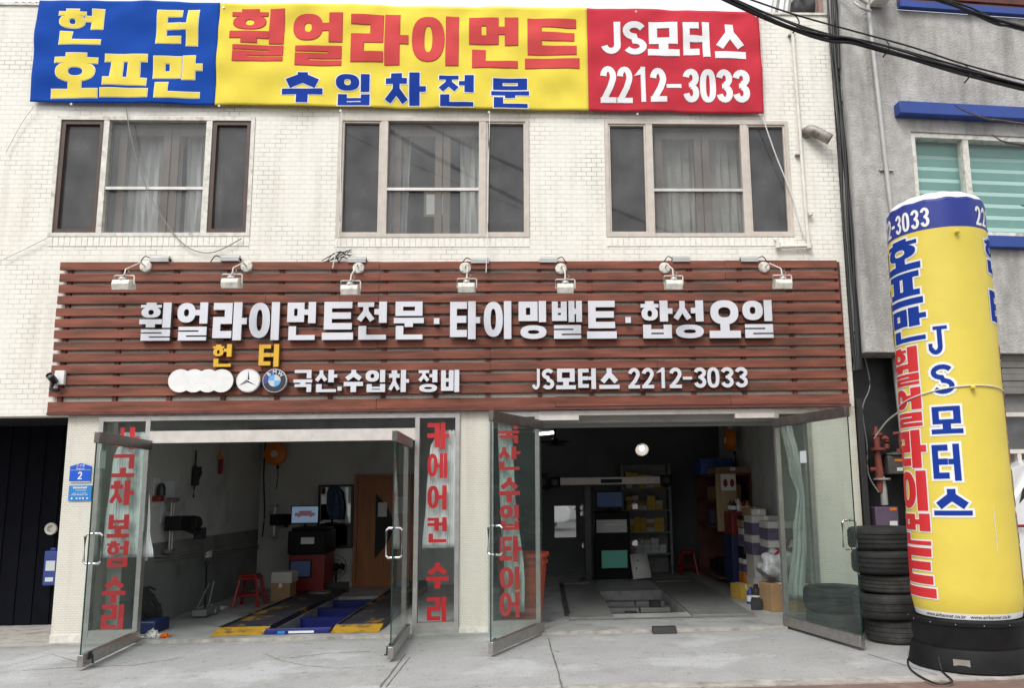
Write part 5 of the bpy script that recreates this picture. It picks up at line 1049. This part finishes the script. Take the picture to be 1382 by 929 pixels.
b = BM(); vs = [b.verts.new(p) for p in ((2.93, 1.05, .70), (3.2, 1.2, .9), (3.18, 1.25, .80), (2.95, 1.1, .66))]; b.faces.new(vs); o = obj("red_flag", b, M['redp'], None, "red plastic scrap sticking out above the clear bag", "scrap"); s = o.modifiers.new("thickness", 'SOLIDIFY'); s.thickness = .02

# ================================================================ THE GREY BUILDING AT THE RIGHT
A5 = rad(5); U5 = V((cos(A5), sin(A5), 0)); N5 = V((-sin(A5), cos(A5), 0)); O5 = V((3.80, -.17, 0))
def G5(b):
    for v in b.verts: v.co = O5 + U5*v.co.x + N5*v.co.y + V((0, 0, v.co.z))
    return b
def gbx(*a, **k): return G5(bx(*a, **k))
GB = thing("grey_building", "grey rendered building with blue trim next to the repair shop", "building", (6, 0, 0))
b = BM(); wall_holes(b, 0, 9, 3.10, 7.53, [(.80, 4.56, 4.6, 5.89)], 0, .25); box(b, 0, .25, 3.10, .25, 6, 7.53); box(b, .0, 0, 7.53, .755, .3, 9); obj("rendered_wall", G5(b), M['concrete'], GB)
obj("back_block", gbx(.25, .3, 3.14, 9, 6, 7.4), M['dconcrete'], GB)
b = BM(); box(b, -.004, .004, 3.1, -.001, .5, 8); obj("corner_strip", G5(b), M['sidewall'], GB)
b = BM(); box(b, .60, -.14, 6.06, 5, -.001, 6.22); obj("awning", G5(b), M['bluetrim'], GB, bevel=.008)
b = BM(); box(b, .74, -.09, 4.40, 5, -.001, 4.545); obj("sill", G5(b), M['bluetrim'], GB, bevel=.006)
b = BM(); box(b, .757, -.08, 7.535, 9, .0, 7.62); obj("roof_trim", G5(b), M['bluetrim'], GB)
b = BM()
for i in range(5): box(b, .76, .1+.02*(i % 2), 7.68+i*.13, 9, .16+.02*(i % 2), 7.76+i*.13)
for x in (1.9, 4, 6): box(b, x, .18, 7.62, x+.1, .24, 8.3)
obj("roof_railing", G5(b), M['slatdark'], GB)
f_ = BM(); frame(f_, .802, 4.562, 4.598, 5.888, .06, .02, .14); box(f_, 1.50, .03, 4.62, 1.58, .14, 5.83); box(f_, 2.9, .03, 4.62, 2.98, .14, 5.83); wn = obj("window", G5(f_), M['oldwhite'], GB)
obj("pane", gbx(.86, .08, 4.62, 4.54, .085, 5.83), M['glass'], wn)
b = BM(); z = 4.6; k = 0
while z < 5.86: L = [b.verts.new((x, y, zz)) for x in (.82, 4.58) for y, zz in ((.22, z), (.19, z+.09), (.222, z+.153))]; f0 = b.faces.new((L[0], L[1], L[4], L[3])); f1 = b.faces.new((L[1], L[2], L[5], L[4])); f0.material_index = 1; z += .156; k += 1  # undersides of the folds take a darker mint, their shade put into the colour
o = obj("window_blind", G5(b), [M['mint'], M['mint_shade']], None, "mint green folded blind behind the grey building's upstairs window", "blind")
# ground floor: black painted recess and a shop front
obj("recess_wall", gbx(-.10, .42, -.1, .9, .5, 3.1), M['black'], GB); obj("recess_side", gbx(.62, -.02, -.1, .92, .419, 3.1), M['black'], GB)
obj("black_panel", bx(3.703, -.06, -.1, 3.76, .3, 2.56), M['black'], GB)
b = BM(); wall_holes(b, .92, 9, -.1, 3.099, [(1.35, .5, 2.6, 2.4), (3.2, -.05, 6, 2.6)], .2, .4); obj("shopfront_wall", G5(b), M['dconcrete'], GB)
b = BM()
for i in range(6): box(b, 1.2, .10+.012*(i % 2), 2.62+i*.08, 9, .199, 2.695+i*.08)
obj("shutter_box", G5(b), M['shutterg'], GB)
b = BM(); frame(b, 1.352, .502, 2.598, 2.398, .05, .18, .3); box(b, 1.352, .18, 1.9, 2.598, .3, 1.95); box(b, 1.95, .185, .55, 2.0, .295, 1.9); wn = obj("window", G5(b), M['alup'], GB); obj("pane", gbx(1.4, .25, .55, 2.55, .256, 2.35), M['winglass'], wn); obj("window_back", gbx(1.3, .9, -.1, 6, .95, 3.0), M['indark'], GB)
# pipe and box on the render
t = thing("rain_pipe", "grey pipe running down the grey building's front from a metal box", "pipe", O5+U5*.42+V((0, -.05, 5)))
b = BM(); tube(b, [(.33, -.05, 7.62), (.34, -.05, 7.4), (.42, -.05, 5.1), (.50, -.05, 3.4), (.53, -.05, 2.95)], .028, 10); obj("downpipe", G5(b), M['pipeg'], t)
b = BM(); box(b, .34, -.03, 5.35, .52, .0, 5.37); box(b, .46, -.03, 3.9, .62, .0, 3.92); obj("pipe_clip", G5(b), M['alu'], t)
b = BM(); box(b, .36, -.22, 7.53, .56, -.02, 7.9); o = obj("meter_cabinet", G5(b), M['oldwhite'], None, "white metal box high on the grey building at the picture's top", "box", bevel=.008)
b = BM(); tube(b, smooth_path([O5+V((.3, -.1, 7.5)), O5+V((.15, -.15, 7.55)), O5+V((.02, -.1, 7.65)), O5+V((-.1, -.05, 7.7))]), .02, 8); tube(b, smooth_path([O5+V((.33, -.1, 7.4)), O5+V((.2, -.16, 7.4)), O5+V((.12, -.12, 7.5))]), .018, 8); obj("cable_elbow", b, M['pipeg'], o)
# vertical cable bundle at the joint between the buildings
for i in range(7):
    x = 3.70+.014*i-.03*(i % 2); pts = []
    for z in (7.7, 7.0, 6.3, 5.6, 4.9, 4.2, 3.5, 2.9): pts.append((x+random.uniform(-.02, .02)-(.06 if i == 6 and z < 6 else 0), -.06-.02*(i % 3)-random.uniform(0, .02), z))
    b = BM(); tube(b, smooth_path(pts, 5), .011+.003*(i % 3), 6); obj("riser_cable", b, M['cable'] if i % 3 else M['cablegrey'], None, "black cable in the bundle between the white brick and the grey render", "cable", "cables running down between the two buildings")
# gas regulator, meter and grey conduit in the recess
Q = lambda px, py, y=.12: at_y(px, py, y)
GM = thing("gas_meter", "gas meter with rust red valves and grey pipe in the black recess", "gas meter", Q(1195, 690))
b = BM(); c = Q(1208, 627); box(b, c.x-.11, .06, c.z-.12, c.x+.13, .22, c.z+.10); lathe(b, [(0, 0), (.12, 0), (.12, .03), (0, .05)], 20, (c.x+.01, .14, c.z+.10)); obj("meter_body", b, M['meter'], GM, bevel=.02)
b = BM(); box(b, c.x-.03, .052, c.z+.03, c.x+.06, .058, c.z+.06); obj("dial", b, M['orange'], GM); b = BM(); box(b, c.x-.01, .053, c.z-.08, c.x+.06, .058, c.z-.04); obj("tag", b, M['paperw'], GM)
v0 = Q(1187, 600); b = BM(); tube(b, [Q(1183, 588), Q(1184, 610), Q(1187, 640), Q(1188, 665)], [.045, .035, .05, .04], 12); lathe(b, [(0, 0), (.09, 0), (.09, .03), (0, .03)], 16, Q(1185, 607)-V((0, 0, .01))); lathe(b, [(0, 0), (.065, 0), (.065, .03), (0, .03)], 14, Q(1184, 588)); lathe(b, [(0, 0), (.03, 0), (.025, .08), (0, .08)], 12, Q(1182, 585))
tube(b, smooth_path([Q(1188, 592), Q(1196, 592), Q(1197, 598), Q(1197, 606)]), .03, 10); tube(b, [Q(1174, 634), Q(1190, 634)], .025, 8); tube(b, smooth_path([Q(1213, 606), Q(1213, 612), Q(1213, 618)]), .03, 10); tube(b, [Q(1205, 586), Q(1214, 585)], .022, 8); tube(b, [Q(1214, 585), Q(1216, 608)], .02, 8); obj("valve", b, M['rust'], GM, smooth=True)
b = BM(); tube(b, [Q(1189, 644), Q(1192, 660), Q(1194, 682)], .042, 12); lathe(b, [(0, 0), (.10, 0), (.10, .02), (0, .02)], 16, Q(1190, 648)); obj("pipe_stub", b, M['pipeg'], GM)
b = BM(); tube(b, smooth_path([Q(1214, 478, .15), Q(1208, 480, .15), Q(1207, 488, .15), Q(1213, 545, .15), Q(1217, 585, .15)]), .028, 10); obj("supply_pipe", b, M['pipeg'], GM)
c = Q(1194, 700, 0.0); b = BM(); box(b, c.x-.13, -.06, c.z-.2, c.x+.14, .12, c.z+.13); o = obj("junction_box", b, M['mauve'], None, "mauve metal box standing behind the tyre stack", "box", bevel=.008)
b = BM(); box(b, c.x+.03, -.063, c.z-.09, c.x+.12, -.0605, c.z-.03); box(b, c.x-.1, -.063, c.z-.14, c.x-.07, -.0605, c.z-.1); obj("label", b, M['paperw'], o); b = BM(); box(b, c.x+.04, -.063, c.z+.09, c.x+.12, -.0605, c.z+.12); obj("warning_label", b, M['orange'], o)
wire([Q(1166, 478), Q(1174, 520, .1), Q(1164, 552, .1), Q(1170, 600, .1), Q(1172, 640, .1), Q(1186, 665, .05)], .008, 'cablegrey', "grey cable winding down the black recess")
wire([Q(1180, 592, .0), Q(1196, 570, -.3), Q(1214, 556, -1.0), Q(1226, 550, -1.6)], .009, 'string', "white rope tied from the gas valve to the yellow air column", "rope", "rope")

# ================================================================ TYRES
def tyre(c, R, w, lab, m='rubber', grooves=4, group="tyres stacked beside the shop", tilt=0):
    r0 = R*.60; pr = [(r0, -w*.40), (r0*1.05, -w*.45), (R*.80, -w*.5), (R*.89, -w*.485), (R*.95, -w*.44), (R*.982, -w*.37), (R*.995, -w*.31)]; n = grooves; z0, z1 = -w*.30, w*.30
    for k in range(n):
        a = z0+(z1-z0)*(k+.5)/n; g_ = w*.014; pr += [(R, a-g_-w*.008), (R*.975, a-g_), (R*.975, a+g_), (R, a+g_+w*.008)]
    pr += [(R*.995, w*.31), (R*.982, w*.37), (R*.95, w*.44), (R*.89, w*.485), (R*.80, w*.5), (r0*1.05, w*.45), (r0, w*.40), (r0*1.04, 0), (r0, -w*.40)]
    t = thing("tyre", lab, "tyre", c, group); b = BM(); lathe(b, pr, 56, c+V((0, 0, w/2)), Matrix.Rotation(tilt, 3, 'Y')); obj("tread", b, M[m], t)
    return t
z = GZ+.001
for R, w, m, dx, dy, gr, lab in ((.295, .235, 'treadc', .045, 0, 3, "dusty grooved tyre at the bottom of the stack beside the air column"), (.335, .245, 'treadb', -.03, .0, 2, "widest worn tyre, second from the bottom of the stack"), (.305, .185, 'treadc', .03, .01, 3, "narrow dusty tyre in the middle of the stack"), (.33, .235, 'tread', -.02, -.01, 3, "black tyre second from the top of the stack"), (.335, .225, 'tread', -.03, .015, 3, "black tyre on top of the stack beside the air column")):
    tyre(V((3.535+dx, -.95+dy, z)), R, w, lab, m, gr); z += w+.004
tyre(V((3.18, -.345, GZ+.001)), .31, .225, "black tyre lying under another behind the right glass door", 'tread', 2, "tyres behind the right glass door"); tyre(V((3.175, -.345, GZ+.23)), .325, .25, "black tyre lying on top of another behind the right glass door", 'tread', 2, "tyres behind the right glass door")

# ================================================================ INFLATABLE AIR COLUMN
AX, AY = 3.775, -2.05; AZ0, AZ1 = .43, 4.12
AC = thing("air_column", "yellow inflatable advertising column with a blue top on a black base", "inflatable", (AX, AY, GZ))
def axis(z): t = (z-AZ0)/(AZ1-AZ0); return AX+.022*t, AY+.02*t
def Rad(z, a=0): t = (z-AZ0)/(AZ1-AZ0); r = .456-.022*t+.003*sin(z*2.3); r *= 1-.05*max(0, 1-(z-AZ0)/.12); return r+.0025*cos(14*a)*max(0, min(1, (z-3.5)/.6))
PH0 = math.atan2(CAMP.y-AY, CAMP.x-AX)                   # angle of the side that faces the street viewer
def put_c(a, z, k): x, y = axis(z); r = Rad(z, a)+k; return V((x+r*cos(a), y+r*sin(a), z))
ZB = 3.86
def skin(z0, z1, mi, n=60, nz=24):
    b = BM(); rows = [[b.verts.new(put_c(2*pi*i/n, z0+(z1-z0)*j/nz, 0)) for i in range(n)] for j in range(nz+1)]
    for j in range(nz):
        for i in range(n): f_ = b.faces.new((rows[j][i], rows[j][(i+1) % n], rows[j+1][(i+1) % n], rows[j+1][i])); f_.smooth = True
    return obj({'airyel': "yellow_body", 'airblue': "blue_band", 'airwhite': "white_hem"}[mi], b, M[mi], AC)
skin(AZ0+.03, ZB, 'airyel', 64, 40); skin(ZB, AZ1, 'airblue', 64, 8); skin(AZ0-.02, AZ0+.03, 'airwhite', 64, 2)
b = BM(); n = 56; rows = []
for j in range(11):
    t = j/10*pi/2; row = []
    for i in range(n):
        a = 2*pi*i/n; x, y = axis(AZ1); r = Rad(AZ1, a)*cos(t)**.85*(1+.008*sin(14*a)*sin(2*t)); row.append(b.verts.new((x+r*cos(a), y+r*sin(a), AZ1+.16*sin(t)+.005*cos(14*a)*cos(t))))
    rows.append(row)
for j in range(10):
    for i in range(n):
        try: f_ = b.faces.new((rows[j][i], rows[j][(i+1) % n], rows[j+1][(i+1) % n], rows[j+1][i])); f_.smooth = True; f_.material_index = 1 if j < 1 else 0
        except ValueError: pass
bmesh.ops.remove_doubles(b, verts=b.verts, dist=1e-4); obj("top_cap", b, [M['airwhite'], M['airblue']], AC)
def colletter(ch, d0, d1, z0, z1, ink, edge=.016, wt=1., skew=0.):
    """d0, d1: degrees right of the street facing line"""
    r = .450; w = rad(d1-d0)*r; P_ = syl(ch, w, z1-z0, wt); zm = (z0+z1)/2
    for mi, dd, k in (('airwhite', edge, .0035), (ink, 0., .0065)):
        b = BM(); flat(b, P_, lambda u, v: put_c(PH0+rad(d0)+u/r, z0+v+skew*(u-w/2), k), dd, 0, .03); obj("letter", b, M[mi], AC)
# px rows of the photograph turned into heights on the column's near side
hz = lambda px, py: at_y(px, py, -2.45).z
def stack(word, d0, d1, z1, hs, ink, gap=.02, **k):
    z = z1
    for ch, h in zip(word, hs): colletter(ch, d0, d1, z-h, z, ink, **k); z -= h+gap
hz = lambda py: at_y(1240, py, -2.42).z
def run(rows, ink, **k):
    for ch, d0, d1, a, c in rows: colletter(ch, d0, d1, hz(c), hz(a), ink, **k)
RED = (('휠', 462, 515), ('얼', 519, 573), ('라', 578, 631), ('이', 635, 691), ('먼', 695, 739), ('트', 743, 812))
run([('호', -76, -20, 313, 357), ('프', -76, -20, 360, 405), ('만', -74, -18, 409, 455)], 'pblue', wt=1.15, edge=.017)
run([(c_, -84, -30, a_, b_) for c_, a_, b_ in RED], 'airred', wt=1.2, edge=.012)
run([('ȷ', -18, 3, 440, 478), ('S', -18, 6, 492, 532), ('모', -22, 11, 549, 586), ('터', -24, 6, 600, 650), ('스', -26, 13, 661, 697)], 'pblue', wt=1., edge=.020)
run([('헌', 62, 112, 318, 366), ('터', 62, 112, 390, 436), ('헌', -140, -88, 318, 380), ('터', -140, -88, 390, 450)], 'pblue', wt=1.15, edge=.017)
run([(c_, 80, 132, a_, b_) for c_, a_, b_ in RED], 'airred', wt=1.2, edge=.012)
def band(ch, d0, d1): r = .437; b = BM(); flat(b, syl(ch, rad(d1-d0)*r, .185, 1.05), lambda u, v: put_c(PH0+rad(d0)+u/r, 3.885+v, .004), 0, 0, .03); obj("letter", b, M['airwhite'], AC)
def number(d_end):
    d = d_end; 
    for ch in reversed("2212-3033"):
        w = {'1': 8, '-': 6.5}.get(ch, 10.2); band(ch, d-w, d); d -= w+1.7
number(-6); number(150)
b = BM(); r = .448; put_text(b, "www.airbanner.co.kr   www.airbanner.co.kr", .042, lambda u, v: put_c(PH0+rad(0)+u/r, AZ0-.008+v, .0022)); obj("hem_print", b, M['rubber'], AC)
b = BM(); tube(b, [put_c(PH0+rad(a), 2.30+.10*sin(rad(a+60)), .010) for a in range(-100, 101, 5)], .006, 6); obj("tie_rope", b, M['string'], AC)
for a, z in ((22, 3.80), (24, 2.38)): b = BM(); lathe(b, [(0, 0), (.016, .01), (.022, .03), (.012, .05), (0, .052)], 10, put_c(PH0+rad(a), z, .0), Matrix.Rotation(PH0+rad(a), 3, 'Z') @ Matrix.Rotation(pi/2, 3, 'Y')); obj("tie_knot", b, M['airyel'], AC)
b = BM(); tube(b, [put_c(PH0+rad(36), z, .003) for z in (1.35, 1.2, 1.05, .95)], .003, 5); obj("zip_seam", b, M['string'], AC)
BX, BY = AX-.01, AY
b = BM(); lathe(b, [(.40, AZ0-.09), (.472, AZ0-.02), (.478, AZ0-.035), (.486, AZ0-.04), (.486, AZ0-.07), (.476, AZ0-.075), (.452, GZ+.17), (0, GZ+.17)], 56, (BX, BY, 0)); obj("tub", b, M['plasticblk'], AC, smooth=False)
b = BM(); lathe(b, [(0, GZ+.001), (.505, GZ+.001), (.515, GZ+.015), (.512, GZ+.03), (.485, GZ+.16), (.470, GZ+.185), (.44, GZ+.19), (.43, GZ+.165), (0, GZ+.165)], 56, (BX, BY, 0)); bs = obj("base", b, M['plasticblk'], AC)
b = BM()
for k in range(14): a = 2*pi*k/14; lathe(b, [(0, .004), (.004, .003), (.005, 0)], 8, (BX+.487*cos(a), BY+.487*sin(a), AZ0-.056), Matrix.Rotation(a, 3, 'Z') @ Matrix.Rotation(pi/2, 3, 'Y'))
obj("rivet", b, M['alu'], AC)
a = PH0+rad(-8); b = BM(); box(b, -.065, -.002, -.028, .065, .002, .028, rot=Matrix.Rotation(a+pi/2, 3, 'Z') @ Matrix.Rotation(rad(12), 3, 'X'), piv=(0, 0, 0))
for v in b.verts: v.co += V((BX+.505*cos(a), BY+.505*sin(a), GZ+.09))
obj("maker_plate", b, M['alu'], bs)
P2 = [V((BX+.50*cos(PH0+rad(q)), BY+.50*sin(PH0+rad(q)), z_)) for q, z_ in ((-30, .10), (-31, .02))]
wire([P2[0], P2[1]+V((0, -.06, GZ)), at_z(1275, 910, GZ+.01), at_z(1285, 921, GZ+.015), at_z(1262, 923, GZ+.01), at_z(1232, 907, GZ+.01), at_z(1225, 893, GZ+.01), at_z(1230, 884, GZ+.01)], .008, 'cable', "black power cable looping on the ground in front of the air column base", "cable", "power_cable")

# ================================================================ WHITE CAR BEHIND THE COLUMN
CRX, CRY = 5.02, -.62
CR = thing("parked_car", "white car parked behind the yellow air column", "car", (CRX+1.9, CRY+.8, GZ))
sidep = [(0.03, .42), (.0, .75), (.05, 1.10), (.16, 1.42), (.42, 1.74), (.75, 1.84), (2.4, 1.84), (2.75, 1.74), (3.25, 1.20), (4.1, 1.05), (4.25, .8), (4.22, .42), (3.95, .32), (.3, .32)]
b = BM(); L = []
for yy, ins in ((0, .06), (.05, 0), (1.65, 0), (1.70, .06)): L.append([b.verts.new((CRX+2.1+(x-2.1)*(1-ins*.25), CRY+yy+(.12 if z_ > 1.3 else 0)*(1 if yy < .8 else -1), GZ+.32+(z_-.32)*(1-ins*.4))) for x, z_ in sidep])
for k in range(3):
    for i in range(len(sidep)): b.faces.new((L[k][i], L[k][(i+1) % len(sidep)], L[k+1][(i+1) % len(sidep)], L[k+1][i]))
b.faces.new(L[0][::-1]); b.faces.new(L[3]); bmesh.ops.recalc_face_normals(b, faces=b.faces); obj("body", b, M['car'], CR, bevel=.03)
def carside(pts, y, m, name, d=.012): b = BM(); solid(b, [[(CRX+x, GZ+z_) for x, z_ in pts]], 0, 0, y, d, 0, 0); return obj(name, b, M[m], CR)
yy = CRY+.10
carside([(.20, 1.28), (.30, 1.50), (.47, 1.68), (.78, 1.77), (1.5, 1.77), (1.5, 1.28)], CRY+.075, 'rubber', "window", .03); carside([(1.58, 1.28), (1.58, 1.77), (2.4, 1.77), (2.68, 1.68), (3.1, 1.28)], CRY+.075, 'rubber', "window", .03)
carside([(.04, 1.12), (4.0, 1.06), (4.0, 1.03), (.04, 1.09)], CRY-.012, 'redp', "stripe", .013)
carside([(.1, .40), (4.1, .40), (4.1, .52), (.06, .52)], CRY-.015, 'plasticblk', "side_skirt", .02)
for x in (.78, 3.35):
    b = BM(); lathe(b, [(0, 0), (.40, 0), (.40, .02), (0, .02)], 28, (CRX+x, CRY+.006, GZ+.36), Matrix.Rotation(pi/2, 3, 'X')); obj("wheel_arch", b, M['rubber'], CR)
    b = BM(); lathe(b, [(.2, -.1), (.31, -.1), (.34, -.07), (.34, .1), (.2, .1)], 32, (CRX+x, CRY+.06, GZ+.341), Matrix.Rotation(pi/2, 3, 'X')); w_ = obj("wheel", b, M['rubber'], CR)
    b = BM(); lathe(b, [(0, .095), (.05, .1), (.06, .085), (.18, .09), (.21, .11), (.21, .0)], 24, (CRX+x, CRY+.06, GZ+.341), Matrix.Rotation(pi/2, 3, 'X')); obj("rim", b, M['alu'], w_)
for y_ in (.1, 1.3): obj("tail_light", bx(CRX, CRY+y_, .62, CRX+.05, CRY+y_+.3, .85), M['redp'], CR, bevel=.01)

c2 = copy_tree(CR); c2.location = V((-1.2, -14.2, GZ-.12)); c2["label"] = "white car parked across the street, seen in the bright mirror"

# ================================================================ OVERHEAD CABLES, TWIGS, ROOF THINGS
def cable_run(pix, y, n, lab, spread, r=.016, ext=((-9, 1.6), (9, -1.6))):
    base = [at_y(px, py, y) for px, py in pix]; d0 = (base[0]-base[1]).normalized(); d1 = (base[-1]-base[-2]).normalized(); base = [base[0]+d0*k_*1.0+V((0, 0, .012*k_*k_)) for k_ in range(9, 0, -1)]+base+[base[-1]+d1*k_*1.0+V((0, 0, .012*k_*k_)) for k_ in range(1, 10)]
    b = BM()
    for k in range(n):
        a = k*2.4; o = V((0, .5*spread*cos(a), spread*sin(a)*(.35+.65*k/n))); tube(b, smooth_path([p+o+V((0, 0, .012*sin(i*2+k))) for i, p in enumerate(base)], 8), r*(.6+.5*((k*37) % 5)/5), 6)
    return obj("overhead_cable", b, M['cable'], None, lab, "cable"), smooth_path(base, 8)
o1, path1 = cable_run([(985, -1), (1060, 33), (1115, 50), (1150, 54), (1200, 68), (1300, 96), (1382, 117)], -3.5, 9, "thick bundle of black overhead cables crossing in front of the grey building", .034, .010)
o2, path2 = cable_run([(1262, -3), (1310, 14), (1345, 28), (1382, 38)], -3.5, 5, "second thinner bundle of black overhead cables at the top right corner", .026, .010)
ms = [at_y(px, py, -3.45) for px, py in ((1010, -2), (1075, 20), (1150, 41), (1230, 63), (1300, 86), (1382, 108))]; d1 = (ms[-1]-ms[-2]).normalized(); d0 = (ms[0]-ms[1]).normalized(); ms = [ms[0]+d0*k_+V((0, 0, .012*k_*k_)) for k_ in range(9, 0, -1)]+ms+[ms[-1]+d1*k_+V((0, 0, .012*k_*k_)) for k_ in range(1, 10)]
b = BM(); tube(b, smooth_path(ms, 6), .007, 6); o3 = obj("messenger_wire", b, M['cable'], None, "thin steel wire running just above the thick black cable bundle", "wire")
for px, py in ((1072, 20), (1193, 52), (1302, 87)): p_ = at_y(px, py, -3.45); b = BM(); tube(b, smooth_path([p_, p_+V((.02, 0, -.02)), p_+V((.02, -.04, -.1)), p_+V((-.03, -.02, -.17))]), .006, 6); obj("hanger", b, M['cable'], o3)
def twig(pts, y, lab):
    P_ = smooth_path([at_y(px, py, y) for px, py in pts], 4); b = BM(); n = len(P_); tube(b, P_, [.004+.008*i/n for i in range(n)], 6)
    for i in range(2, n, 3): s_ = P_[i]; tube(b, [s_, s_+V((random.uniform(-.06, .02), 0, random.uniform(-.03, .06)))], .003, 5)
    return obj("bare_twig", b, M['bark'], None, lab, "twig")
twig([(1287, 141), (1303, 150), (1330, 160), (1352, 163), (1400, 170)], -3.0, "bare twig reaching in over the blue awning"); twig([(1341, 183), (1352, 190), (1370, 194), (1400, 198)], -3.0, "short bare twig in front of the mint blind"); twig([(1378, 277), (1390, 280), (1410, 286)], -3.0, "tip of a bare twig at the picture's right edge beside the column")
rt = thing("tiled_roof", "edge of a brown tiled roof peeping above the blue banner end", "roof", (-5, 1.2, 7.45)); a0, a1 = at_y(150, 4, .6).x, at_y(240, 4, .6).x; b = BM()
for i in range(24): x = a0-1.2+(a1-a0+1.2)*i/24; w = (a1-a0+1.2)/24; tube(b, [(x+w/2, .55, 7.86), (x+w/2, 2.6, 8.8)], w*.52, 8)
obj("tiles", b, M['rooftile'], rt); b = BM(); box(b, a0-1.2, .62, 7.56, a1-.1, 2.6, 7.84); obj("eaves", b, M['slatdark'], rt)
b = BM(); p0 = at_y(1072, 16, .6); p1 = at_y(1106, 16, .6); bmesh.ops.create_icosphere(b, subdivisions=3, radius=1)
for v in b.verts: d = v.co.copy(); k = 1+.1*sin(d.x*7+d.z*5)+.08*sin(d.y*9); v.co = V(((p0.x+p1.x)/2+d.x*.24*k, .75+d.y*.35*k, 7.93+d.z*.33*k)); v.co.z = max(v.co.z, 7.451)
obj("tarpaulin_heap", b, M['tarp'], None, "dark tarpaulin covered heap on the roof edge beside the grey building", "tarpaulin", smooth=True)
b = BM(); c = at_y(1058, 6, .5); tube(b, [(c.x-.22, .5, 7.451), (c.x-.05, .5, 8.3)], .05, 8); tube(b, [(c.x-.04, .5, 7.451), (c.x+.1, .5, 8.3)], .05, 8); obj("roof_pipe", b, M['pipeg'], None, "pair of grey green pipes standing on the roof edge", "pipes")
b = BM(); c = at_y(1111, 10, .3); box(b, c.x-.06, .3, 7.451, c.x+.12, 1.2, 8.4); obj("brick_stack", b, M['rooftile'], None, "narrow red brick stack between the tarpaulin and the grey wall", "chimney")

# ================================================================ ACROSS THE STREET (seen only as reflections in the glass and mirrors)
OB = thing("facing_building", "low grey building across the street reflected in the shop glass", "building", (0, -26, -.1)); b = BM(); wall_holes(b, -22, 22, -.14, 5.2, [(-18+i*5.2, 1.0, -15.2+i*5.2, 2.4) for i in range(7)]+[(-18+i*5.2, 3.3, -15.2+i*5.2, 4.5) for i in range(7)], -26, -26.3)
obj("wall", b, M['sidewall'], OB); b = BM(); box(b, -22, -26.8, -.1, 22, -26.5, 5); obj("glazing", b, M['darkmetal'], OB)
def bare_tree(x, y, h, seed, lab):
    random.seed(seed); t = thing("bare_tree", lab, "tree", (x, y, -.1)); b = BM(); P_ = [V((x, y, -.2)), V((x+.05, y, h*.2)), V((x-.05, y+.05, h*.38))]; tube(b, P_, [.16, .12, .10], 8); obj("trunk", b, M['bark'], t); b = BM()
    def br(p, d, L, r, k):
        n = 4; pts = [p]
        for i in range(n): d = (d+V((random.uniform(-.25, .25), random.uniform(-.25, .25), random.uniform(-.05, .2)))).normalized(); pts.append(pts[-1]+d*L/n)
        tube(b, pts, [r*(1-.6*i/n) for i in range(n+1)], 5, caps=False)
        if k:
            for i in range(3): a = random.uniform(0, 2*pi); q = pts[random.randint(1, n)]; br(q, (d+V((cos(a), sin(a), random.uniform(-.1, .5)))*.9).normalized(), L*random.uniform(.55, .75), r*.5, k-1)
    for i in range(6): a = i*pi/3+random.uniform(-.3, .3); br(P_[2]-V((0, 0, .1*i)), V((cos(a), sin(a), .7)).normalized(), h*.42, .07, 3)
    obj("crown", b, M['bark'], t)
bare_tree(-4.5, -14.5, 6, 3, "bare street tree reflected in the left bay's transom glass"); bare_tree(2.4, -15.5, 6.5, 5, "bare street tree reflected in the right hand glass")
